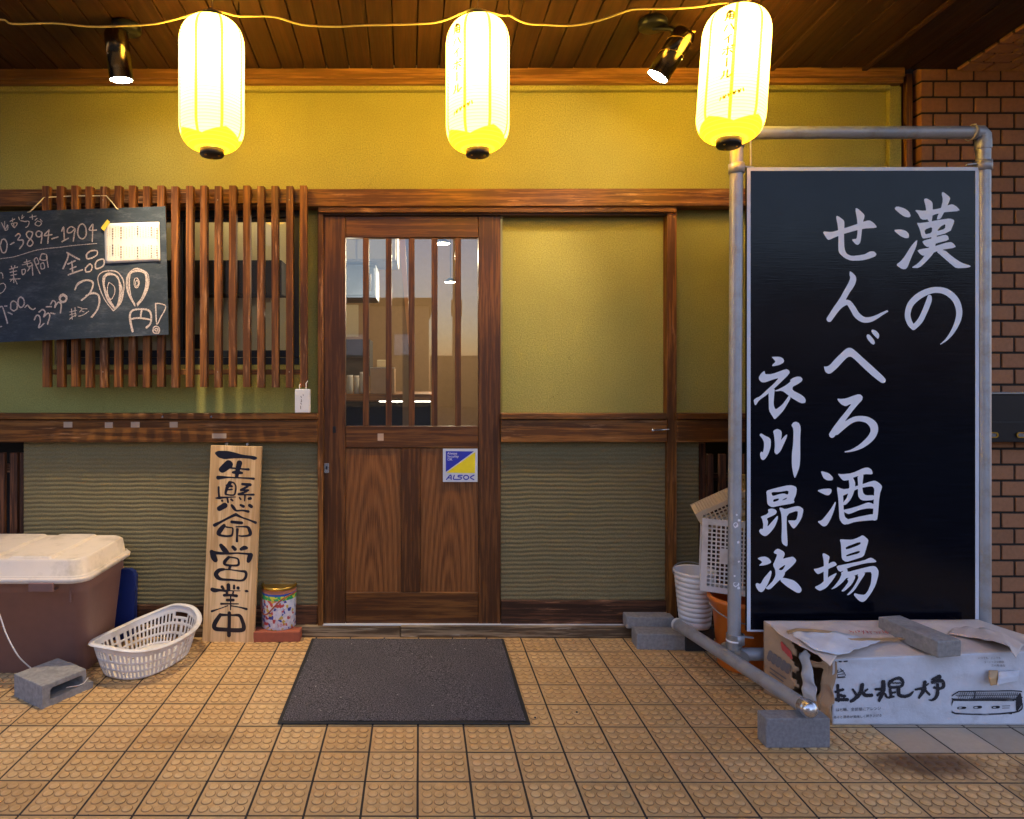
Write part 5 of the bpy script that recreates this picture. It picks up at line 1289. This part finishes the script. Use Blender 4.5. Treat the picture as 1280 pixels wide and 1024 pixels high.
for c in range(19):
    u = 134 + c*3.45
    for v0, v1 in ((282, 299), (305, 324)):
        v = v0 + rt.uniform(0, 4); big = c in (16, 11, 5, 2) or (c == 18)
        while v < v1 - rt.uniform(0, 5):
            L = rt.uniform(.8, 2.0) * (1.3 if big else 1)
            w = 1.05 if big else .42
            (tb if big else tm).add([onp(u-w/1.2, v, .0035), onp(u-w/1.2, v+L, .0035), onp(u+w/1.2, v+L, .0035), onp(u+w/1.2, v, .0035)], [(0,1,2,3)])
            v += L + rt.uniform(.7, 1.3)*(1.3 if big else 1)
obj('small_print', tm, M['tape_old'], pap, kind='stuff'); obj('bold_print', tb, M['grey_ink'], pap, kind='stuff')
obj('corner_tape', MB().add([onp(126,285,.0038), onp(134,274.5,.0038), onp(137.5,277.5,.0038), onp(130,289,.0038)], [(0,3,2,1)]), M['yellow_tape'], pap)

# ================================================================== CARDBOARD CARTON
crt = thing('carton', 'battered white and brown cardboard carton with a printed charcoal grill, before the sign', 'carton', tuple(onfloor(1180, 904)))
Lr = crt.location
TBL, TBR, TFL, TFR = P(955,776.5,2.455), P(1222,775,2.455), P(1041,824,2.235), P(1338,812,2.235)
BFL, BFR = onfloor(1040, 905), onfloor(1338, 902); BFL.y = BFR.y = 2.232
BBL = Vector((TBL.x, 2.455, .001)); BBR = Vector((TBR.x, 2.455, .001)); BFL.z = BFR.z = .001
from mathutils import noise as mn
def bil(a_, b_, c_, d_, s, t): return a_.lerp(b_, s).lerp(d_.lerp(c_, s), t)
def crump(p, amp, sc, n_): return p + n_*amp*(mn.noise(p*sc) + .5*mn.noise(p*sc*2.7))
def face_fn(a_, b_, c_, d_, amp, sc=9, edge=True):
    n_ = (b_-a_).cross(d_-a_).normalized()
    def fn(s, t):
        p = bil(a_, b_, c_, d_, s, t)
        k = 1
        if edge: k = min(1, 6*min(s, 1-s, t, 1-t)+.25)
        return tuple(crump(p, amp*k, sc, n_) - Lr)
    return fn
obj('front_panel', MB().grid(face_fn(BFL, BFR, TFR, TFL, .006, 10), 90, 34), M['card_white'], crt, solid=.003)
obj('right_panel', MB().grid(face_fn(BFR, BBR, TBR, TFR, .004), 20, 20), M['card_brown'], crt, solid=.003)
obj('back_panel', MB().grid(face_fn(BBR, BBL, TBL, TBR, .002), 30, 10), M['card_brown'], crt, solid=.003)
obj('top_panel', MB().grid(face_fn(TFL, TFR, TBR, TBL, .007, 8), 80, 34), M['card_pink'], crt, solid=.003)
# left side: brown end with the front half torn open
lfn = face_fn(BBL, BFL, TFL, TBL, .003)
def hole_(i, j):
    s, t = (i+.5)/30, (j+.5)/20
    return s > .47 + .05*math.sin(j*1.3) and t > .12 + .05*math.sin(i) and t < .93
obj('torn_end', MB().grid(lfn, 30, 20, hole_), M['card_brown'], crt, solid=.004)
tm = lambda u, v, y: P(u, v, y) - Lr
def ribbon(pts, w, m, name, label=None, amp=.002):
    g = [(Vector(a_), Vector(b_)) for a_, b_ in pts]; n_ = len(g)-1
    def fn(s, t):
        k = min(int(s*n_), n_-1); f = s*n_-k
        a_ = g[k][0].lerp(g[k+1][0], f); b_ = g[k][1].lerp(g[k+1][1], f); p = a_.lerp(b_, t)
        return tuple(p + Vector((0, 0, 1))*amp*mn.noise((p+Lr)*30) + Vector((1,0,0))*amp*.6*mn.noise((p+Lr)*26))
    obj(name, MB().grid(fn, n_*8, 8), m, crt, label=label, solid=.0022)
# crumpled card inside the torn corner
ribbon([(tm(1000,812,2.36), tm(1012,815,2.30)), (tm(1002,840,2.33), tm(1016,842,2.28)), (tm(1006,868,2.33), tm(1020,872,2.28)), (tm(1012,893,2.32), tm(1026,894,2.27))], .02, M['card_white'], 'torn_liner', amp=.02)
ribbon([(tm(1036,822,2.26), tm(1046,826,2.225)), (tm(1028,848,2.27), tm(1044,846,2.222)), (tm(1024,870,2.27), tm(1042,872,2.222)), (tm(1020,890,2.27), tm(1041,903,2.222))], .02, M['card_brown'], 'torn_flap', amp=.018)
ribbon([(tm(1012,832,2.30), tm(1020,826,2.27)), (tm(1030,838,2.27), tm(1036,830,2.25)), (tm(1026,862,2.28), tm(1034,858,2.25)), (tm(1016,884,2.29), tm(1024,884,2.26))], .02, M['card_brown'], 'torn_flap', amp=.02)
# folded upper flaps and tape
def onTop(u, v, dz=.0): 
    # point on the carton's top seen at (u, v)
    z = .246; y = F*(H-z-dz)/(v-CY); p = P(u, v, y); return p - Lr
ribbon([(onTop(957,777,.006), onTop(972,777,.009)), (onTop(975,793,.006), onTop(990,789,.012)), (onTop(1000,808,.002), onTop(1012,800,.012)), (onTop(1022,818,.0), onTop(1034,808,.008)), (onTop(1038,833,-.012), onTop(1048,816,.0))], .02, M['card_pink'], 'folded_edge', amp=.004)
ribbon([(onTop(992,795,.012), onTop(990,788,.014)), (onTop(1010,808,.014), onTop(1016,786,.022)), (onTop(1030,815,.010), onTop(1045,790,.020)), (onTop(1048,817,.004), onTop(1075,797,.010)), (onTop(1062,815,.003), onTop(1105,800,.006))], .02, M['card_white'], 'lifted_flap', amp=.008)
ribbon([(onTop(983,789,.012), onTop(985,792,.014)), (onTop(995,786,.022), onTop(996,789,.020)), (onTop(1012,786,.026), onTop(1012,789,.024)), (onTop(1040,789,.020), onTop(1040,792,.018)), (onTop(1065,797,.010), onTop(1065,800,.010)), (onTop(1095,798,.008), onTop(1095,801,.008)), (onTop(1132,797,.007), onTop(1132,799.5,.007))], .004, M['packing_tape'], 'loose_tape', amp=.002)
ribbon([(onTop(1185,793,.010), onTop(1192,783,.012)), (onTop(1215,797,.018), onTop(1212,784,.012)), (onTop(1240,801,.026), onTop(1232,786,.012)), (onTop(1262,809,.024), onTop(1250,790,.010)), (onTop(1270,822,.004), onTop(1280,806,.003))], .02, M['card_pink'], 'lifted_flap', amp=.006)
ribbon([(onTop(1192,773.5,.004), onTop(1198,775,.004)), (onTop(1208,783,.010), onTop(1214,781,.008)), (onTop(1228,790,.010), onTop(1240,787,.008))], .004, M['packing_tape'], 'loose_tape', amp=.003)
YF = 2.2335
def onf(u, v, d=.0022):
    p = P(u, v, YF); s_ = (p.x-BFL.x)/(BFR.x-BFL.x); t_ = p.z/.222
    k = min(1, max(0, 6*min(s_, 1-s_, t_, 1-t_))+.25)
    p = crump(p, .006*k, 10, Vector((0, -1, 0))); p.y -= d + .0015; return tuple(p - Lr)
ribbon([(tm(1236,838,2.222), tm(1247,838,2.222)), (tm(1236,848,2.205), tm(1248,848,2.214)), (tm(1238,857,2.20), tm(1249,855,2.210))], .01, M['packing_tape'], 'torn_scrap', amp=.002)
ribbon([(tm(1248,840,2.222), tm(1274,838,2.222)), (tm(1248,848,2.208), tm(1273,845,2.208)), (tm(1246,856,2.205), tm(1272,852,2.205))], .01, M['card_white'], 'torn_scrap', amp=.003)
r7 = 5.12
def fb7(x, y): return onf(1030 + x/r7, 810 + y/r7)
def car(strokes=(), polys=(), holes=(), step=2.6, m='ink', nm='printed_character', wob=0):
    if nm == 'printed_character': strokes = [[(p[0], p[1], p[2]*1.25) for p in q] for q in strokes]
    return obj(nm, ink(polys, strokes, holes, step, fn=fb7, merge=True, wob=wob), M[m], crt)
car([st(8,(85,238),(90,335)), st(7,(72,278),(118,264)), st(9,(75,328),(145,328)), st(8,(95,300),(128,306))], wob=1.5)
car([[(240,235,12),(232,280,11),(210,310,10),(170,338,8)], [(180,262,5),(196,285,7),(205,300,7)], [(238,275,8),(262,300,10),(302,300,9)], [(262,272,6),(275,262,4)]], wob=1.5)
car([[(328,262,7),(378,258,9)], [(374,215,12),(372,270,12),(350,335,7)], [(352,285,6),(340,300,7)], [(385,290,6),(400,312,6),(440,306,5)], [(420,212,9),(450,195,7),(482,192,9),(498,215,8),(485,240,7),(425,250,8),(412,232,8),(420,212,9)], [(430,222,4),(480,220,4)],
     [(418,265,8),(422,306,8)], [(425,285,6),(450,280,5)], [(470,255,10),(474,295,10),(510,306,9),(545,290,7),(562,274,4)]], wob=1.5)
car([[(580,262,6),(640,252,8)], [(640,215,10),(628,270,10),(600,312,7)], [(640,265,7),(665,292,6)], [(650,235,4),(664,226,4)], [(690,200,6),(735,182,11)], [(690,218,8),(748,208,10),(762,240,9),(738,256,7),(700,250,7)], [(722,232,8),(718,290,10),(690,325,7),(664,328,3)]], wob=1.5)
car([st(4,(855,276),(1250,274),(1215,322),(822,324),(855,276)), st(3,(840,300),(1232,298)), st(5,(822,328),(1215,326),(1210,410),(835,416),(822,328)), st(2.5,(830,335),(1208,334)), st(4,(962,276),(955,322)), st(5,(845,418),(858,420)), st(5,(1180,416),(1195,418))]
    + [st(1.3,(x,280),(x-14,320)) for x in range(872,1240,13)] + [st(1.2,(848,y),(1236,y)) for y in (287,311)], step=2, nm='printed_grill_drawing')
car(polys=[[(1252,272),(1260,350),(1222,412),(1218,326)]], nm='printed_grill_side')
car(polys=[[(848,374),(905,372),(905,388),(848,390)],[(952,370),(1005,366),(1005,384),(952,388)],[(1070,370),(1122,368),(1122,386),(1070,388)]], holes=[[(855,378),(880,377),(880,385),(855,386)],[(958,374),(980,373),(980,383),(958,384)],[(1078,375),(1098,374),(1098,383),(1078,384)]], step=2, nm='printed_slots')
mk = car([st(2,(1138,370),(1185,368)), st(2,(1138,384),(1182,382)), st(2,(80,188),(132,186)), st(2.5,(78,155),(100,150),(120,140)), st(2.5,(100,130),(128,158)), st(2.5,(85,138),(80,150)), st(2,(82,168),(128,164),(126,180),(84,182),(82,168)), st(2,(90,84),(108,82)), st(4,(125,84),(145,82)), st(4,(92,84),(104,86))], step=2, nm='printed_marks'); mk['kind'] = 'stuff'; 
for k, (tx, x, y, sz) in enumerate((('は七輪、全部屋にアレンジ', 70, 402, .0125), ('赤々と遠赤が美味しく焼き上げる', 55, 448, .0108))):
    obj('small_print', font_ink(tx, sz, lambda a_, c_, b=(1030 + x/r7, 810 + y/r7): onf(b[0]+a_*376, b[1]-c_*376-a_*15, .003)), M['ink'], crt)
for tx, u, v, sz in (('いつでも、どこでも', 1221, 823, .0085), ('ゴージャスな網焼', 1228, 828, .0085), ('三人用 角型', 1238, 832.5, .0085)):
    obj('small_print', font_ink(tx, sz, lambda a_, c_, b=(u, v): onf(b[0]+a_*376, b[1]-c_*376, .003)), M['grey_ink'], crt)
rt = random.Random(8)
def onT(x, y): p = onTop(1050 + x/3.5, 788 + y/6., .009); return tuple(p)
obj('faded_red_print', ink(strokes=[st(1.6, (x, rt.uniform(0,10)), (x + rt.uniform(-4,14), rt.uniform(8,28))) for x in range(40, 250, 9)], step=1.6, fn=onT), M['red_ink'], crt)
def onE(s, t, d=-.006):
    p = Vector(lfn(s, t)); n_ = Vector((-1, -.3, 0)).normalized(); return tuple(p - n_*d)
obj('stamped_print', ink(strokes=[st(3.2, (10+k*7, 52-k*1.2), (13+k*7, 62-k*1.2)) for k in range(5)] + [st(1.2,(12,40),(36,36)), st(1.2,(12,34),(32,30))], step=1.5, merge=False, fn=lambda x, y: onE(x/100, y/100)), M['grey_ink'], crt)
obj('red_stamp', ink(strokes=[st(2.2, (30+k*4, 84-k*2), (32+k*4, 76-k*2)) for k in range(4)], step=1.5, merge=False, fn=lambda x, y: onE(x/100, y/100)), M['red_ink'], crt)

# small litter on the tiles
for u, v in ((721, 891), (669, 898)):
    p = onfloor(u, v); tag(obj('crumb', MB().lathe([(.0001,0),(.004,.001),(.0035,.0035),(.0001,.0045)], 7, smooth=False), M['ink'], None, (p.x, p.y, .0012), (0, 0, u)),
        'black speck of dirt on the tiles, ' + ('farther one right of the door mat' if u > 700 else 'nearer one beside the mat corner'), 'speck', 'specks on the tiles')
